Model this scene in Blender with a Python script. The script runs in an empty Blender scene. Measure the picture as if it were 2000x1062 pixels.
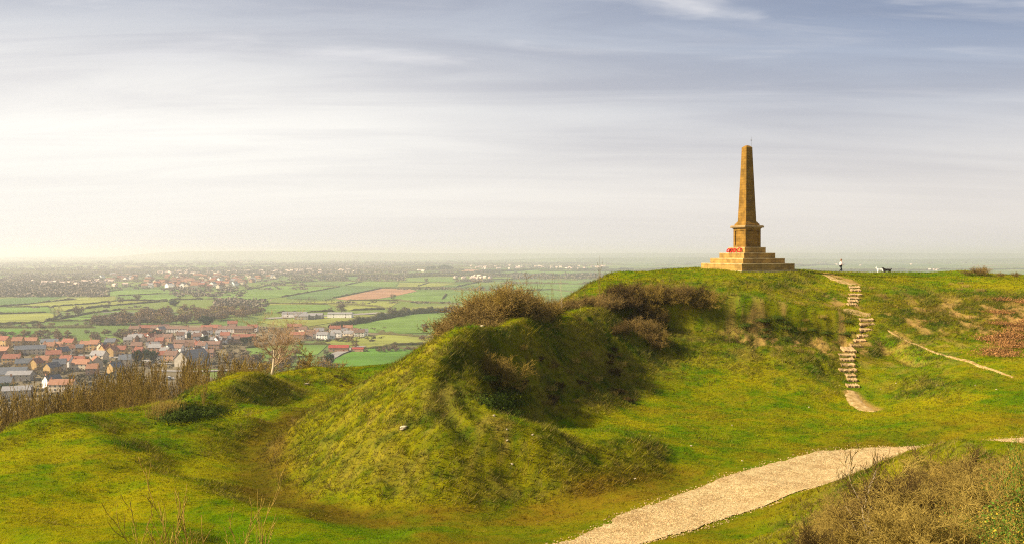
import bpy, math, random
import numpy as np
from mathutils import Vector, Matrix
random.seed(7); rng = np.random.default_rng(7)
R = math.radians
F = 1732.0; CX = 1000.0; HY = 495.0            # focal length, centre column and horizon row of the 2000 px photograph
sc = bpy.context.scene
COL = sc.collection
SUN_AZ, SUN_EL = 258.0, 34.0

# ---------------------------------------------------------------- helpers
def at(px, py, Y):
    return ((px-CX)/F*Y, Y, -(py-HY)/F*Y)
def flat(px, py, z=-80.0):
    Y = -z*F/(py-HY)
    return ((px-CX)/F*Y, Y)
def tag(o, label=None, cat=None, group=None, kind=None):
    if label: o['label'] = label
    if cat: o['category'] = cat
    if group: o['group'] = group
    if kind: o['kind'] = kind
    return o
def link(o, parent=None):
    COL.objects.link(o)
    if parent: o.parent = parent
    return o
def empty(name, loc=(0,0,0), rz=0):
    o = bpy.data.objects.new(name, None); o.empty_display_size = .2
    o.location = loc; o.rotation_euler = (0,0,rz); return link(o)
def mesh_np(name, V, Fc, mats=None, smooth=False, parent=None, attrs=None, mi=None):
    """V (n,3) array; Fc list of tuples or (m,k) array"""
    me = bpy.data.meshes.new(name)
    V = np.asarray(V, dtype=np.float32)
    if isinstance(Fc, np.ndarray):
        m, k = Fc.shape
        me.vertices.add(len(V)); me.vertices.foreach_set('co', V.ravel())
        me.loops.add(m*k); me.loops.foreach_set('vertex_index', Fc.astype(np.int32).ravel())
        me.polygons.add(m); me.polygons.foreach_set('loop_start', np.arange(0, m*k, k, dtype=np.int32))
        me.polygons.foreach_set('loop_total', np.full(m, k, dtype=np.int32))
    else:
        me.from_pydata(V.tolist(), [], Fc)
    if mi is not None: me.polygons.foreach_set('material_index', np.asarray(mi, dtype=np.int32))
    me.update(calc_edges=True)
    if smooth: me.polygons.foreach_set('use_smooth', np.ones(len(me.polygons), dtype=bool))
    for an, arr in (attrs or {}).items():
        arr = np.asarray(arr, dtype=np.float32)
        if arr.ndim == 2:
            a = me.color_attributes.new(an, 'FLOAT_COLOR', 'POINT')
            if arr.shape[1] == 3: arr = np.hstack([arr, np.ones((len(arr),1), np.float32)])
            a.data.foreach_set('color', arr.ravel())
        else:
            a = me.attributes.new(an, 'FLOAT', 'POINT'); a.data.foreach_set('value', arr)
    for m_ in (mats if isinstance(mats, (list,tuple)) else [mats]):
        if m_: me.materials.append(m_)
    o = bpy.data.objects.new(name, me)
    return link(o, parent)
class MB:
    """collects shapes into one mesh"""
    def __init__(s): s.v=[]; s.f=[]
    def add(s, vs, fs):
        b=len(s.v); s.v+= [tuple(v) for v in vs]; s.f+=[tuple(i+b for i in f) for f in fs]; return s
    def box(s, x0,x1,y0,y1,z0,z1, M=None):
        vs=[(x0,y0,z0),(x1,y0,z0),(x1,y1,z0),(x0,y1,z0),(x0,y0,z1),(x1,y0,z1),(x1,y1,z1),(x0,y1,z1)]
        if M is not None: vs=[tuple(M@Vector(v)) for v in vs]
        return s.add(vs, [(0,3,2,1),(4,5,6,7),(0,1,5,4),(1,2,6,5),(2,3,7,6),(3,0,4,7)])
    def frus(s, a0, z0, a1, z1):
        vs=[(-a0,-a0,z0),(a0,-a0,z0),(a0,a0,z0),(-a0,a0,z0),(-a1,-a1,z1),(a1,-a1,z1),(a1,a1,z1),(-a1,a1,z1)]
        return s.add(vs, [(0,3,2,1),(4,5,6,7),(0,1,5,4),(1,2,6,5),(2,3,7,6),(3,0,4,7)])
    def tube(s, p0,p1,r0,r1,n=6):
        p0=Vector(p0);p1=Vector(p1);d=(p1-p0).normalized()
        u=d.orthogonal().normalized();w=d.cross(u)
        vs=[]
        for p,r in ((p0,r0),(p1,r1)):
            for i in range(n):
                a=2*math.pi*i/n; vs.append(tuple(p+u*math.cos(a)*r+w*math.sin(a)*r))
        fs=[(i,(i+1)%n,n+(i+1)%n,n+i) for i in range(n)]+[tuple(range(n-1,-1,-1)),tuple(range(n,2*n))]
        return s.add(vs,fs)
    def ball(s, c, r, n=8, m=6, sq=(1,1,1)):
        vs=[];fs=[]
        for j in range(m+1):
            t=math.pi*j/m
            for i in range(n):
                a=2*math.pi*i/n
                vs.append((c[0]+r*sq[0]*math.sin(t)*math.cos(a),c[1]+r*sq[1]*math.sin(t)*math.sin(a),c[2]+r*sq[2]*math.cos(t)))
        for j in range(m):
            for i in range(n): fs.append((j*n+i,(j+1)*n+i,(j+1)*n+(i+1)%n,j*n+(i+1)%n))
        return s.add(vs,fs)
    def build(s, name, mat, parent=None, smooth=False, bevel=0):
        me=bpy.data.meshes.new(name); me.from_pydata(s.v,[],s.f); me.update()
        if smooth: me.polygons.foreach_set('use_smooth',[True]*len(me.polygons))
        if mat: me.materials.append(mat)
        o=bpy.data.objects.new(name,me); link(o,parent)
        if bevel:
            b=o.modifiers.new('bevel','BEVEL'); b.width=bevel; b.segments=2; b.limit_method='ANGLE'
        return o
def copy_tree(o, parent=None):
    c = o.copy(); COL.objects.link(c); c.parent = parent
    for ch in list(o.children):
        if ch is not c: copy_tree(ch, c)
    return c

# vectorised value noise
def _h(ix, iy, seed):
    n = (ix.astype(np.int64)*374761393 + iy.astype(np.int64)*668265263 + seed*1274126177) & 0x7fffffff
    n = ((n ^ (n >> 13))*1274126177) & 0x7fffffff
    n = (n ^ (n >> 16))
    return (n & 0xffff)/32767.5 - 1.0
def vnoise(x, y, seed=0):
    x=np.asarray(x,float); y=np.asarray(y,float)
    ix=np.floor(x); iy=np.floor(y); fx=x-ix; fy=y-iy
    fx=fx*fx*fx*(fx*(fx*6-15)+10); fy=fy*fy*fy*(fy*(fy*6-15)+10)
    a=_h(ix,iy,seed); b=_h(ix+1,iy,seed); c=_h(ix,iy+1,seed); d=_h(ix+1,iy+1,seed)
    return (a*(1-fx)+b*fx)*(1-fy)+(c*(1-fx)+d*fx)*fy
def fbm(x, y, seed=0, octv=3, ro=0.5):
    s=0; a=1; n=0
    for k in range(octv):
        ca,sa=math.cos(.7*k+seed),math.sin(.7*k+seed)
        s=s+a*vnoise((x*ca-y*sa)*2**k, (x*sa+y*ca)*2**k, seed+k*17); n+=a; a*=ro
    return s/n
def sstep(a,b,x):
    t=np.clip((x-a)/(b-a),0,1); return t*t*(3-2*t)
def polydist(x, y, pts):
    """distance from points to a polyline [(x,y),...]"""
    d=np.full(np.shape(x),1e9)
    for (ax,ay),(bx,by) in zip(pts[:-1],pts[1:]):
        vx,vy=bx-ax,by-ay; L=vx*vx+vy*vy+1e-9
        t=np.clip(((x-ax)*vx+(y-ay)*vy)/L,0,1)
        d=np.minimum(d,np.hypot(x-ax-t*vx,y-ay-t*vy))
    return d

# ---------------------------------------------------------------- node helpers
class NT:
    def __init__(s, tree): s.t=tree; s.n=tree.nodes; s.l=tree.links
    def new(s, typ, ins=None, **kw):
        nd=s.n.new(typ)
        for k,v in kw.items(): setattr(nd,k,v)
        for k,v in (ins or {}).items():
            sock=nd.inputs[k]
            if isinstance(v, bpy.types.NodeSocket): s.l.new(v,sock)
            else:
                if isinstance(v,(tuple,list)) and len(v)==3 and sock.type=='RGBA': v=(*v,1)
                sock.default_value=v
        return nd
    def math(s, op, a, b=0.0, c=0.0, clamp=False):
        return s.new('ShaderNodeMath',{0:a,1:b,2:c},operation=op,use_clamp=clamp).outputs[0]
    def mix(s, f, a, b, blend='MIX'):
        nd=s.n.new('ShaderNodeMix'); nd.data_type='RGBA'; nd.blend_type=blend
        for i,v in ((0,f),(6,a),(7,b)):
            if isinstance(v,bpy.types.NodeSocket): s.l.new(v,nd.inputs[i])
            else: nd.inputs[i].default_value = (*v,1) if isinstance(v,(tuple,list)) and len(v)==3 else v
        return nd.outputs[2]
    def noise(s, vec, scale, detail=4, rough=.55, dist=0, dim='3D'):
        ins={'Scale':scale,'Detail':detail,'Roughness':rough,'Distortion':dist}
        if vec is not None: ins['Vector']=vec
        return s.new('ShaderNodeTexNoise',ins,noise_dimensions=dim).outputs['Fac']
    def ramp(s, fac, stops, interp='LINEAR'):
        nd=s.n.new('ShaderNodeValToRGB'); nd.color_ramp.interpolation=interp
        e=nd.color_ramp.elements
        while len(e)<len(stops): e.new(.5)
        for i,(p,c) in enumerate(stops):
            e[i].position=p; e[i].color=(*c,1) if len(c)==3 else c
        s.l.new(fac,nd.inputs[0]); return nd.outputs[0]
    def mr(s, v, a,b,c=0.0,d=1.0, smooth=True):
        return s.new('ShaderNodeMapRange',{0:v,1:a,2:b,3:c,4:d},interpolation_type='SMOOTHSTEP' if smooth else 'LINEAR').outputs[0]
    def attr(s, name, out='Fac', typ='GEOMETRY'):
        return s.new('ShaderNodeAttribute',attribute_name=name,attribute_type=typ).outputs[out]
def mat(name, rough=.9, spec=.3):
    m=bpy.data.materials.new(name); m.use_nodes=True; t=NT(m.node_tree)
    b=m.node_tree.nodes['Principled BSDF']; b.inputs['Roughness'].default_value=rough
    b.inputs['Specular IOR Level'].default_value=spec
    return m,t,b
def simple(name, col, var=.25, scale=3.0, rough=.9, spec=.25, bump=0, objrand=0.0, coords='Object'):
    m,t,b=mat(name,rough,spec)
    tc=t.new('ShaderNodeTexCoord').outputs[coords]
    n=t.noise(tc,scale,4)
    f=t.mr(n,.25,.75,1-var,1+var)
    if objrand:
        r=t.new('ShaderNodeObjectInfo').outputs['Random']
        f=t.math('MULTIPLY',f,t.mr(r,0,1,1-objrand,1+objrand,False))
    c=t.new('ShaderNodeVectorMath',{0:col,1:t.new('ShaderNodeCombineXYZ',{0:f,1:f,2:f}).outputs[0]},operation='MULTIPLY').outputs[0]
    t.l.new(c,b.inputs['Base Color'])
    if bump:
        bn=t.new('ShaderNodeBump',{'Height':n,'Strength':bump,'Distance':.02}); t.l.new(bn.outputs[0],b.inputs['Normal'])
    return m
# ---------------------------------------------------------------- camera
cam = bpy.data.cameras.new('camera'); camo = bpy.data.objects.new('camera', cam); link(camo)
cam.sensor_width = 36.0; cam.lens = 36.0*F/2000.0; cam.shift_y = -(531-HY)/2000.0
cam.clip_start = .1; cam.clip_end = 80000
camo.location = (0,0,0); camo.rotation_euler = (R(90),0,0)
sc.camera = camo

# ---------------------------------------------------------------- hill: height field through surveyed points
S = []   # (px,py,Y) read off the photograph and set at their distance
S += [(0,855,45),(100,815,48),(200,795,51),(300,778,54),(350,768,57),(430,742,62),(480,731,65),(520,729,67),(560,735,71),(600,724,74),
      (640,721,75.5),(670,727,75),(690,738,74),(702,757,72),(760,713,88),(820,696,92)]
S += [(450,832,51),(560,800,58),(640,782,63),(400,812,56.5),(400,783,60),(340,795,56),(400,850,49.5),(280,850,47.5),(470,800,58),(470,765,63.5),
      (540,765,66),(600,772,66.5),(600,745,71.5),(690,770,68),(620,800,60),(560,840,55),(500,900,46.6),(540,960,40.6),(300,900,43.6),
      (100,900,42),(0,950,38),(150,980,35.6),(300,1062,31.5),(0,1062,30),(600,1062,31.8),(420,980,37)]
S += [(650,990,37.2),(850,992,36.9),(1100,970,39.3),(1000,1062,32),(1250,1000,37),(1300,930,43.0),(1200,1062,32.8)]
# spur: front foot, left flank, crest, rim
S += [(560,895,45.6),(600,940,41.2),(700,973,38.3),(850,975,38.2),(1000,950,40.5),(1060,935,40.9),
      (550,868,48.5),(600,830,48.5),(650,795,50),(700,762,51),(750,733,52),(800,706,53),(850,677,54),(900,643,55.5),(935,629,57),
      (720,860,42.8),(760,900,40.6),(820,830,42.3),(800,780,45.5),(850,900,40.2),(930,900,40.6),(900,850,41.6),(700,910,41.2),(640,890,43.8),
      (868,745,46.2),(880,700,49.2),(915,660,52.5),(960,631,57.5),(1000,628,59.8),
      (925,700,50.6),(932,760,47),(962,805,44.4),(990,854,42.0),(1030,849,42.2),(1080,844,42.9),(1150,842,44.6),(1200,846,46.6),(1260,861,47.6),(1120,905,41.6),(1200,900,43.6)]
# bowl
S += [(985,826,51.5),(985,650,58.3),(990,690,57.3),(963,690,56),(955,735,55),(985,770,54.5),(1050,650,61.3),(1050,700,59.5),(1100,700,62.5),(1150,760,60.5),(1100,800,56.5),(1200,832,52.2),(1050,834,50.5),(1040,770,56.3),(1030,627,61.3),
      (1055,626,63),(1080,621,65.3),(1110,612,68.3),(1130,605,70.6),(1150,597,73),(1175,589,76),(1150,650,67.5),(1110,650,65),(1200,655,70)]
# monument hill
for px,L in {1200:[(534,94),(560,88),(583,82),(595,79),(620,76),(700,69),(760,63)],
             1300:[(530,97),(556,90),(580,85.5),(590,83),(650,76),(700,71),(760,65),(830,55),(900,46)],
             1450:[(545,90.5),(583,85.5),(593,82.6),(640,77.5),(700,71.5),(760,65.5),(830,56),(880,49)],
             1600:[(543,98),(560,94),(600,85.5),(610,82.8),(650,77.5),(700,72),(760,66.3),(850,54),(900,47.5)],
             1740:[(541,105),(560,94),(600,86),(650,79),(700,73),(780,64.5),(850,53)],
             1660:[(545,97),(560,93),(608,84.4),(618,83.2),(690,74.3),(740,69.3),(765,66.5),(800,62)],
             1850:[(560,96),(600,86),(650,78),(700,70),(740,64),(800,57)],
             1950:[(552,96),(575,90),(620,81),(660,74),(710,66),(760,60.5),(830,52)],
             2060:[(545,97),(580,87),(640,76),(740,62),(830,52)]}.items():
    S += [(px,py,Y) for py,Y in L]
S += [(1120,578,85),(1140,566,87),(1165,550,89),(1240,530,97),(1700,536,118),(1640,534,118),(1560,531,112),(1800,538,120),(1830,536,112),(1860,530,108),(1900,528,108),(1940,535,108),
      (1960,541,104),(2050,543,104)]
# gravel path floor, verge and the near right bank
S += [(1500,945,41.5),(1400,1000,37.3),(1500,985,38.5),(1600,950,41.3),(1700,912,45),(1800,880,48.5),(1900,868,49.5),(1990,866,48.5),(1990,850,50.5),(1350,1045,34),(1500,1040,34)]
S += [(1700,930,39),(1760,893,35),(1820,871,31),(1880,852,28),(1930,857,27.5),(1970,872,27),(1700,1000,29.5),(1600,1040,31),(1800,1000,22.5),(1820,930,26.5),
      (1900,930,23),(1900,1050,16),(2000,1000,15.5),(2000,903,22.5),(1750,1062,20.5),(1985,886,31),(2030,895,28),(1985,880,38),(2040,884,36)]
PTS = [at(*p) for p in S]
PTS += [(-.5,47.5,-9.0),(-.6,50.5,-9.4),(-.9,53.5,-9.3),(.4,46,-9.2),(26.5,100,-1.87),(22,101,-1.8),(31,98,-1.87),(24.5,95,-1.9),(28,105,-1.8),(20,98,-1.85),(26,112,-1.9),(40,112,-2.35)]
# ground round the camera and outside the frame
PTS += [(0,0,-1.7),(3,4,-2.1),(-4,4,-2.6),(0,9,-4.0),(-9,10,-5.2),(0,18,-7.4),(-10,20,-8.4),(0,26,-9.4),(5,14,-5.3),(9,8,-3.0),(14,12,-3.4),(14,18,-4.7),
        (20,25,-5.8),(26,33,-8),(30,42,-10),(40,50,-9.9),(45,62,-8.2),(50,75,-5.2),(60,90,-3.3),(75,100,-3),(90,60,-3),(60,30,-4),(40,10,-2),(20,0,-1.6),(0,-20,-1.5),(60,-20,-1.5),
        (-20,5,-9.5),(-20,22,-9.6),(-25,35,-9.5),(110,0,-1.5),(110,120,-4),(80,130,-5),(-16,-20,-6)]
# the scarp: falls away to the plain on the left and behind
PTS += [(-33,42,-13.5),(-32,50,-14),(-30,58,-14),(-30,66,-14.5),(-27,76,-14.5),(-22,86,-14.5),(-16,97,-15),(-8,104,-13.5),(2,110,-9),(-45,40,-22),(-45,60,-23),(-40,80,-24),(-30,100,-24),
        (-12,118,-22),(6,130,-16),(30,140,-9),(60,150,-9),(90,160,-10),(-2,75,-8.4),(-6,68,-8.6),(-9,62,-9.6),(-8,75,-10),(0,82,-8.0),(-4,90,-10),(4,92,-6.5),(8,100,-4.8),(-35,20,-18),(-40,0,-20),(-30,-10,-15),
        (10,112,-5),(20,124,-5),(-3,60,-7.2),(2,67,-6.3),(5,76,-6.0)]
for a in range(-200, 61, 20):      # ring of plain-level points
    t=R(a+90)
    PTS.append((10+250*math.cos(t), 70+250*math.sin(t), -80) if a>-60 else (10+250*math.cos(t), 70+250*math.sin(t), -2))
PTS += [(-140,60,-70),(-120,150,-72),(-60,190,-70),(20,215,-68),(100,225,-62),(-120,-20,-65),(-80,60,-46),(-65,110,-47),(-25,150,-44),(25,175,-36),(80,190,-34),(170,200,-60),(200,120,-20)]
PTS = np.array(PTS)
def _k(r2): return np.sqrt(r2+1.2**2)
_c = PTS[:,:2]; _n=len(PTS)
_A = _k(((_c[:,None]-_c[None])**2).sum(-1)) - np.eye(_n)*0.35      # slight smoothing
_P = np.c_[np.ones(_n), _c/100]
_M = np.block([[_A,_P],[_P.T,np.zeros((3,3))]])
_w = np.linalg.solve(_M, np.r_[PTS[:,2],0,0,0])
def Hbase(x, y):
    x=np.asarray(x,float); y=np.asarray(y,float); sh=x.shape; x=x.ravel(); y=y.ravel(); out=np.empty(len(x))
    for i in range(0,len(x),20000):
        xx=x[i:i+20000]; yy=y[i:i+20000]
        K=_k((xx[:,None]-_c[None,:,0])**2+(yy[:,None]-_c[None,:,1])**2)
        out[i:i+20000]=K@_w[:_n]+_w[_n]+_w[_n+1]*xx/100+_w[_n+2]*yy/100
    return out.reshape(sh)
def trail(pts): return [at(*p)[:2] for p in pts]
T_SPUR1 = trail([(960,636,56.5),(915,668,52),(875,715,48.3),(862,750,45.8),(868,800,43.6),(905,845,41.8)])
T_SPUR2 = trail([(975,640,56.5),(935,672,52.2),(900,712,49.4),(890,750,47),(905,790,44.6),(935,825,43)])
T_WORN = trail([(705,765,70),(690,775,67.5),(620,802,60),(560,842,55),(512,890,47.2),(520,945,42.0),(570,985,38.6),(680,1002,36.5),(850,1004,36.3),(1000,992,37.5),(1150,965,39.6),(1330,930,43)])
T_SIDE = trail([(1725,640,79.5),(1790,672,74),(1850,695,70.5),(1920,716,66),(1985,740,62.5)])
T_GASH = trail([(1722,642,79),(1755,672,75),(1780,695,72.5),(1800,715,70.5)])
T_HUMP = trail([(330,872,47),(430,842,50.5),(530,818,54.5),(640,783,62)])
T_STEPS = trail([(1665,556,94.5),(1668,570,91),(1665,595,86),(1662,606,84.2),(1692,618,83),(1694,645,78.5),(1680,665,76),(1660,685,74),(1655,700,73),(1655,722,71),(1662,738,69.5),(1664,756,67.5),(1670,785,65)])
T_TOP = trail([(1610,538,104),(1640,549,98),(1672,556,94.5)])
PATHC = trail([(1020,1100,31.2),(1200,1045,34.5),(1350,1000,37.6),(1500,950,41.8),(1650,915,45.2),(1800,881,48.6),(1900,872,49.3),(2000,862,50),(2150,850,51)])
T_BOT = trail([(1662,770,66.3),(1675,785,64.6),(1705,803,61.8)])
def slope(x,y,e=.6):
    return np.hypot(Hbase(x+e,y)-Hbase(x-e,y), Hbase(x,y+e)-Hbase(x,y-e))/(2*e)
def masks(x, y, hs=None):
    sl = slope(x,y) if hs is None else hs
    pd = polydist(x,y,PATHC)
    rough = np.maximum(sstep(.2,.42,sl), .85*np.exp(-(((x-44)/11)**2+((y-83)/9)**2)**2))*sstep(2.6,5,pd)
    w1 = np.exp(-(polydist(x,y,T_WORN)/1.15)**2)
    n = fbm(x*.35,y*.35,5,3)
    worn = np.clip(w1*1.7 + .55*np.exp(-((pd-2.2)/2.4)**2)*(pd>0) + .35*sstep(.0,.6,n)*(1-rough),0,1)
    bare = np.exp(-(polydist(x,y,T_TOP)/.55)**4) + np.exp(-(polydist(x,y,T_BOT)/.6)**4)
    # broken sandy ground left and right of the steps
    bx = np.exp(-(((x-25)/6.0)**2+((y-78)/5.0)**2)) + .8*np.exp(-(((x-34)/5)**2+((y-86)/5)**2)) + .15*np.exp(-(((x-33)/4)**2+((y-70)/6)**2))
    bx = bx + .9*np.exp(-(((x-44)/3.2)**2+((y-79)/7)**2))
    bx = bx + .2*np.exp(-(((x-0)/2.2)**2+((y-41.8)/1.5)**2)) + .15*np.exp(-(((x+3.2)/1.5)**2+((y-46)/2.5)**2))
    bx = bx + .55*np.exp(-(((x-42)/12)**2+((y-80)/9)**2)) + .12*rough
    bn = fbm(x*1.1,y*.55,9,4,.6)
    bare = np.clip(bare + bx*sstep(-.02,.35,bn)*1.15,0,1)
    return rough, worn, bare
def H(x, y, detail=True):
    z = Hbase(x,y)
    near = sstep(150,110,np.hypot(x-10,y-60))
    if detail:
        x=np.asarray(x,float); y=np.asarray(y,float)
        ro,wo,ba = masks(x,y)
        pd = polydist(x,y,PATHC)
        st = polydist(x,y,T_STEPS); sm = sstep(.5,2.0,st)
        z = z - .34*np.exp(-(polydist(x,y,T_SPUR1)/.42)**2) - .26*np.exp(-(polydist(x,y,T_SPUR2)/.35)**2) - .15*np.exp(-(polydist(x,y,T_WORN)/1.4)**2) + .25*np.exp(-(polydist(x,y,T_HUMP)/2.0)**2)
        dT = np.interp(x,[8,13,20,26,31,33],[82,83.5,83.2,83.0,82.6,82.4])-y + .35*fbm(x*.5,y*0,91,3)
        z = z - (.35+.65*sm)*2.3*sstep(-.1,1.2,dT)*sstep(10,3,dT)*sstep(6,11,x)*sstep(33.5,31,x) + .5*sstep(-5,-.2,dT)*sstep(.4,-.1,dT)*sstep(8,12,x)*sstep(32,30,x)
        z = z - .55*np.exp(-(polydist(x,y,T_GASH)/.7)**2) - .1*np.exp(-(polydist(x,y,T_SIDE)/.4)**2)
        pk = sstep(1.6,3.6,pd)*(.15+.85*sm)
        bump = fbm(x*.22,y*.22,3,2)*(.22+.22*sstep(2,-6,x))*pk + fbm(x*.6,y*.6,11,3)*(.06+.11*ro)*pk
        tus = np.abs(fbm(x*2.3,y*2.3,21,3,.6))
        bump = bump + (.26*tus*ro + .06*tus)*pk + .06*fbm(x*4.5,y*4.5,31,2)*(.25+ro)*pk
        gul = fbm(x*.9,y*.18,41,3)            # gullies down the slope below the terrace
        bump = bump - .75*sm*sstep(.08,.42,gul)*ro*np.exp(-(((x-24)/9)**2+((y-78)/6)**2))
        flatm = 1-np.exp(-(((x-26.5)/5.5)**2+((y-100)/5.5)**2)**2)
        z = z + bump*near*flatm + .42*fbm(x*.14,y*.17,93,3)*near*sstep(4,-3,x)*sstep(52,45,y)
        for hx,hy,rr,dd in HOLES: z = z + dd*np.exp(-((x-hx)**2+(y-hy)**2)/rr**2)
    return np.maximum(z,-81.5)
HOLES = []
for (px,py,Y,rr,dd) in [(300,868,45.5,.9,-.15),(250,885,44,.8,-.12),(200,960,37.5,1.0,-.15),(470,1040,33,1.4,-.3),(430,1055,32,1.0,-.25),(352,802,55.6,1.3,-1.9),(395,805,56.6,1.3,-1.9),(432,803,58.3,1.3,-1.4),(305,803,54.5,1.2,-1.0),(570,742,70.5,2.2,-.7),(630,726,74.5,2.0,.55),(640,748,72,2.0,-.35),(520,772,63,1.8,-.5),
                        (250,800,52.5,1.5,-.4),(330,838,50,2.2,.25),(560,840,55,2.0,-.2),(1575,556,94,1.0,-.5),(1560,552,95,.8,-.5),(1150,855,46,1.5,-.35),(1130,880,44.3,1.2,-.4),
                        (468,742,66,2.3,.35),(660,735,73.5,.8,.3),(190,870,45,2,.2),(80,930,40,2.5,.15),(650,1000,36.5,1.5,-.1),(1830,775,60,1.6,-.3)]:
    a=at(px,py,Y); HOLES.append((a[0],a[1],rr,dd))
def H1(x,y): return float(H(np.array([x]),np.array([y]))[0])

def axis(lo, a, b, hi, d, g=1.12, dmax=6):
    out=list(np.arange(a,b+d/2,d)); s=d
    while out[-1]<hi: s=min(s*g,dmax); out.append(out[-1]+s)
    s=d; pre=[]
    p=a
    while p>lo: s=min(s*g,dmax); p-=s; pre.append(p)
    return np.array(pre[::-1]+out)
gx=axis(-310,-30,52,320,.22); gy=axis(-110,14,112,400,.22)
X,Y=np.meshgrid(gx,gy); Z=H(X,Y)
nx,ny=len(gx),len(gy)
ii=np.arange(nx*ny).reshape(ny,nx)
Q=np.stack([ii[:-1,:-1],ii[:-1,1:],ii[1:,1:],ii[1:,:-1]],-1).reshape(-1,4)
ro,wo,ba=masks(X.ravel(),Y.ravel())
HAZE = 1.6e-4
# ---------------------------------------------------------------- turf colours
GRN=(.078,.140,.002); YEL=(.275,.225,.004); DRK=(.045,.068,.004); BRN=(.150,.090,.008); STRAW=(.28,.21,.075); SOIL=(.33,.20,.065)
def turf_color(x,y,ro,wo,ba):
    n1=fbm(x*.22,y*.22,51,3)[...,None]; n2=fbm(x*.8,y*1.1,53,4,.65)[...,None]; n3=fbm(x*3.0,y*3.0,55,3,.7)[...,None]
    ro=ro[...,None];wo=wo[...,None];ba=ba[...,None]
    c=lambda t:np.array(t)
    base=c(GRN)+(c(YEL)-c(GRN))*np.clip(.42+.6*n1+.75*n2+.3*n3,0,1)
    rg=c(DRK)+(c(YEL)-c(DRK))*np.clip(.40+1.0*n2+.4*n1+.4*n3,0,1)
    rg=rg+(c(STRAW)-rg)*sstep(.25,.8,n3+.3*n1)*.5
    rut=np.exp(-(np.minimum(polydist(x,y,T_SPUR1),polydist(x,y,T_SPUR2))/.4)**2)[...,None]
    dk=np.clip(sstep(.08,.5,n2*.8+n3*.5)*(.35+.4*ro),0,1); 
    o=base+(rg-base)*ro*.85
    o=o+(c(DRK)-o)*dk
    bowl=np.exp(-(((x-7)/9.0)**2+((y-62)/9.0)**2))[...,None]          # brambly ground in the hollow
    o=o+(c((.085,.062,.016))-o)*np.clip(bowl*ro*(.22+.9*n2),0,.7)
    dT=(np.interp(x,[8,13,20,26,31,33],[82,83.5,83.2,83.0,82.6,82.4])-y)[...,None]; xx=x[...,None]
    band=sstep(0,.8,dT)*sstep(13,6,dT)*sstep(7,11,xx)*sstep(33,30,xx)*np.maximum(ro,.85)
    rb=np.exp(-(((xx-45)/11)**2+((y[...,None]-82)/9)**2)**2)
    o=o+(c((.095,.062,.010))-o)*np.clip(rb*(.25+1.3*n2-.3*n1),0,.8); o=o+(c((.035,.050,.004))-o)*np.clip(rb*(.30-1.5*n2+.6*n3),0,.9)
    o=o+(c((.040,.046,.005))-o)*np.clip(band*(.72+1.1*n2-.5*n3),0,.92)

    o=o+(c(BRN)-o)*np.clip(wo*(.75+.5*n2),0,1)*.9
    o=o+(c((.05,.062,.006))-o)*rut*.75
    tw=np.exp(-(polydist(x,y,T_WORN[:8])/1.1)**2)[...,None]*(.75+.5*n3)
    o=o+(c((.075,.056,.006))-o)*np.clip(tw,0,.85)
    o=o+(c(SOIL)-o)*np.clip(ba,0,1)
    return o
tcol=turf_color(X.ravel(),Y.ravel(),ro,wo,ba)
m_turf,t,b=mat('turf',.95,.0)
geo=t.new('ShaderNodeNewGeometry').outputs['Position']
c=t.attr('cover','Color')
n=t.noise(geo,2.2,6,.65); n2=t.noise(geo,9,5,.7)
c2=t.mix(t.mr(n,.3,.7,0,.5),c,t.mix(1,c,(.55,.75,.5),'MULTIPLY'))
c3=t.mix(t.mr(n2,.45,.75,0,.45),c2,t.mix(1,c2,(1.5,1.25,.9),'MULTIPLY'))
t.l.new(c3,b.inputs['Base Color'])
bp=t.new('ShaderNodeBump',{'Height':n2,'Strength':.8,'Distance':.08}); t.l.new(bp.outputs[0],b.inputs['Normal'])
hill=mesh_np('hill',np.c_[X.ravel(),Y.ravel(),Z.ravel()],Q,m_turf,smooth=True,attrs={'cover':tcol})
tag(hill,kind='structure')

# ---------------------------------------------------------------- sky
w=bpy.data.worlds.new('World'); sc.world=w; w.use_nodes=True
t=NT(w.node_tree); bg=w.node_tree.nodes['Background']
tc=t.new('ShaderNodeTexCoord').outputs['Generated']
sky=t.new('ShaderNodeTexSky',sky_type='NISHITA',sun_disc=False,sun_elevation=R(SUN_EL),sun_rotation=R(SUN_AZ),air_density=1.0,dust_density=2.0,ozone_density=1.0).outputs[0]
sp=t.new('ShaderNodeSeparateXYZ',{0:tc}); zx,zy,zz=sp.outputs
zc=t.math('MAXIMUM',zz,0.0)
den=t.math('ADD',zc,.10)
u=t.math('DIVIDE',zx,den); v=t.math('DIVIDE',zy,den)
pl=t.new('ShaderNodeCombineXYZ',{0:u,1:v,2:0.0}).outputs[0]
SKY_ROT=(0,0,R(-14))
def mapped(scale,rot=SKY_ROT,loc=(0,0,0)):
    return t.new('ShaderNodeMapping',{'Vector':pl,'Scale':scale,'Rotation':rot,'Location':loc}).outputs[0]
big=t.noise(mapped((.16,.42,1),loc=(1.3,.4,0)),1.0,3,.5,.6)
wis=t.noise(mapped((.5,1.9,1),loc=(3.1,7.4,0)),1.0,7,.62,.8)
fine=t.noise(mapped((.8,3.2,1),rot=(0,0,R(-8)),loc=(9.1,2.4,0)),1.0,6,.65,.5)
puf=t.noise(mapped((1.1,2.6,1),loc=(5.9,1.7,0)),1.0,5,.5,.3)
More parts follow.
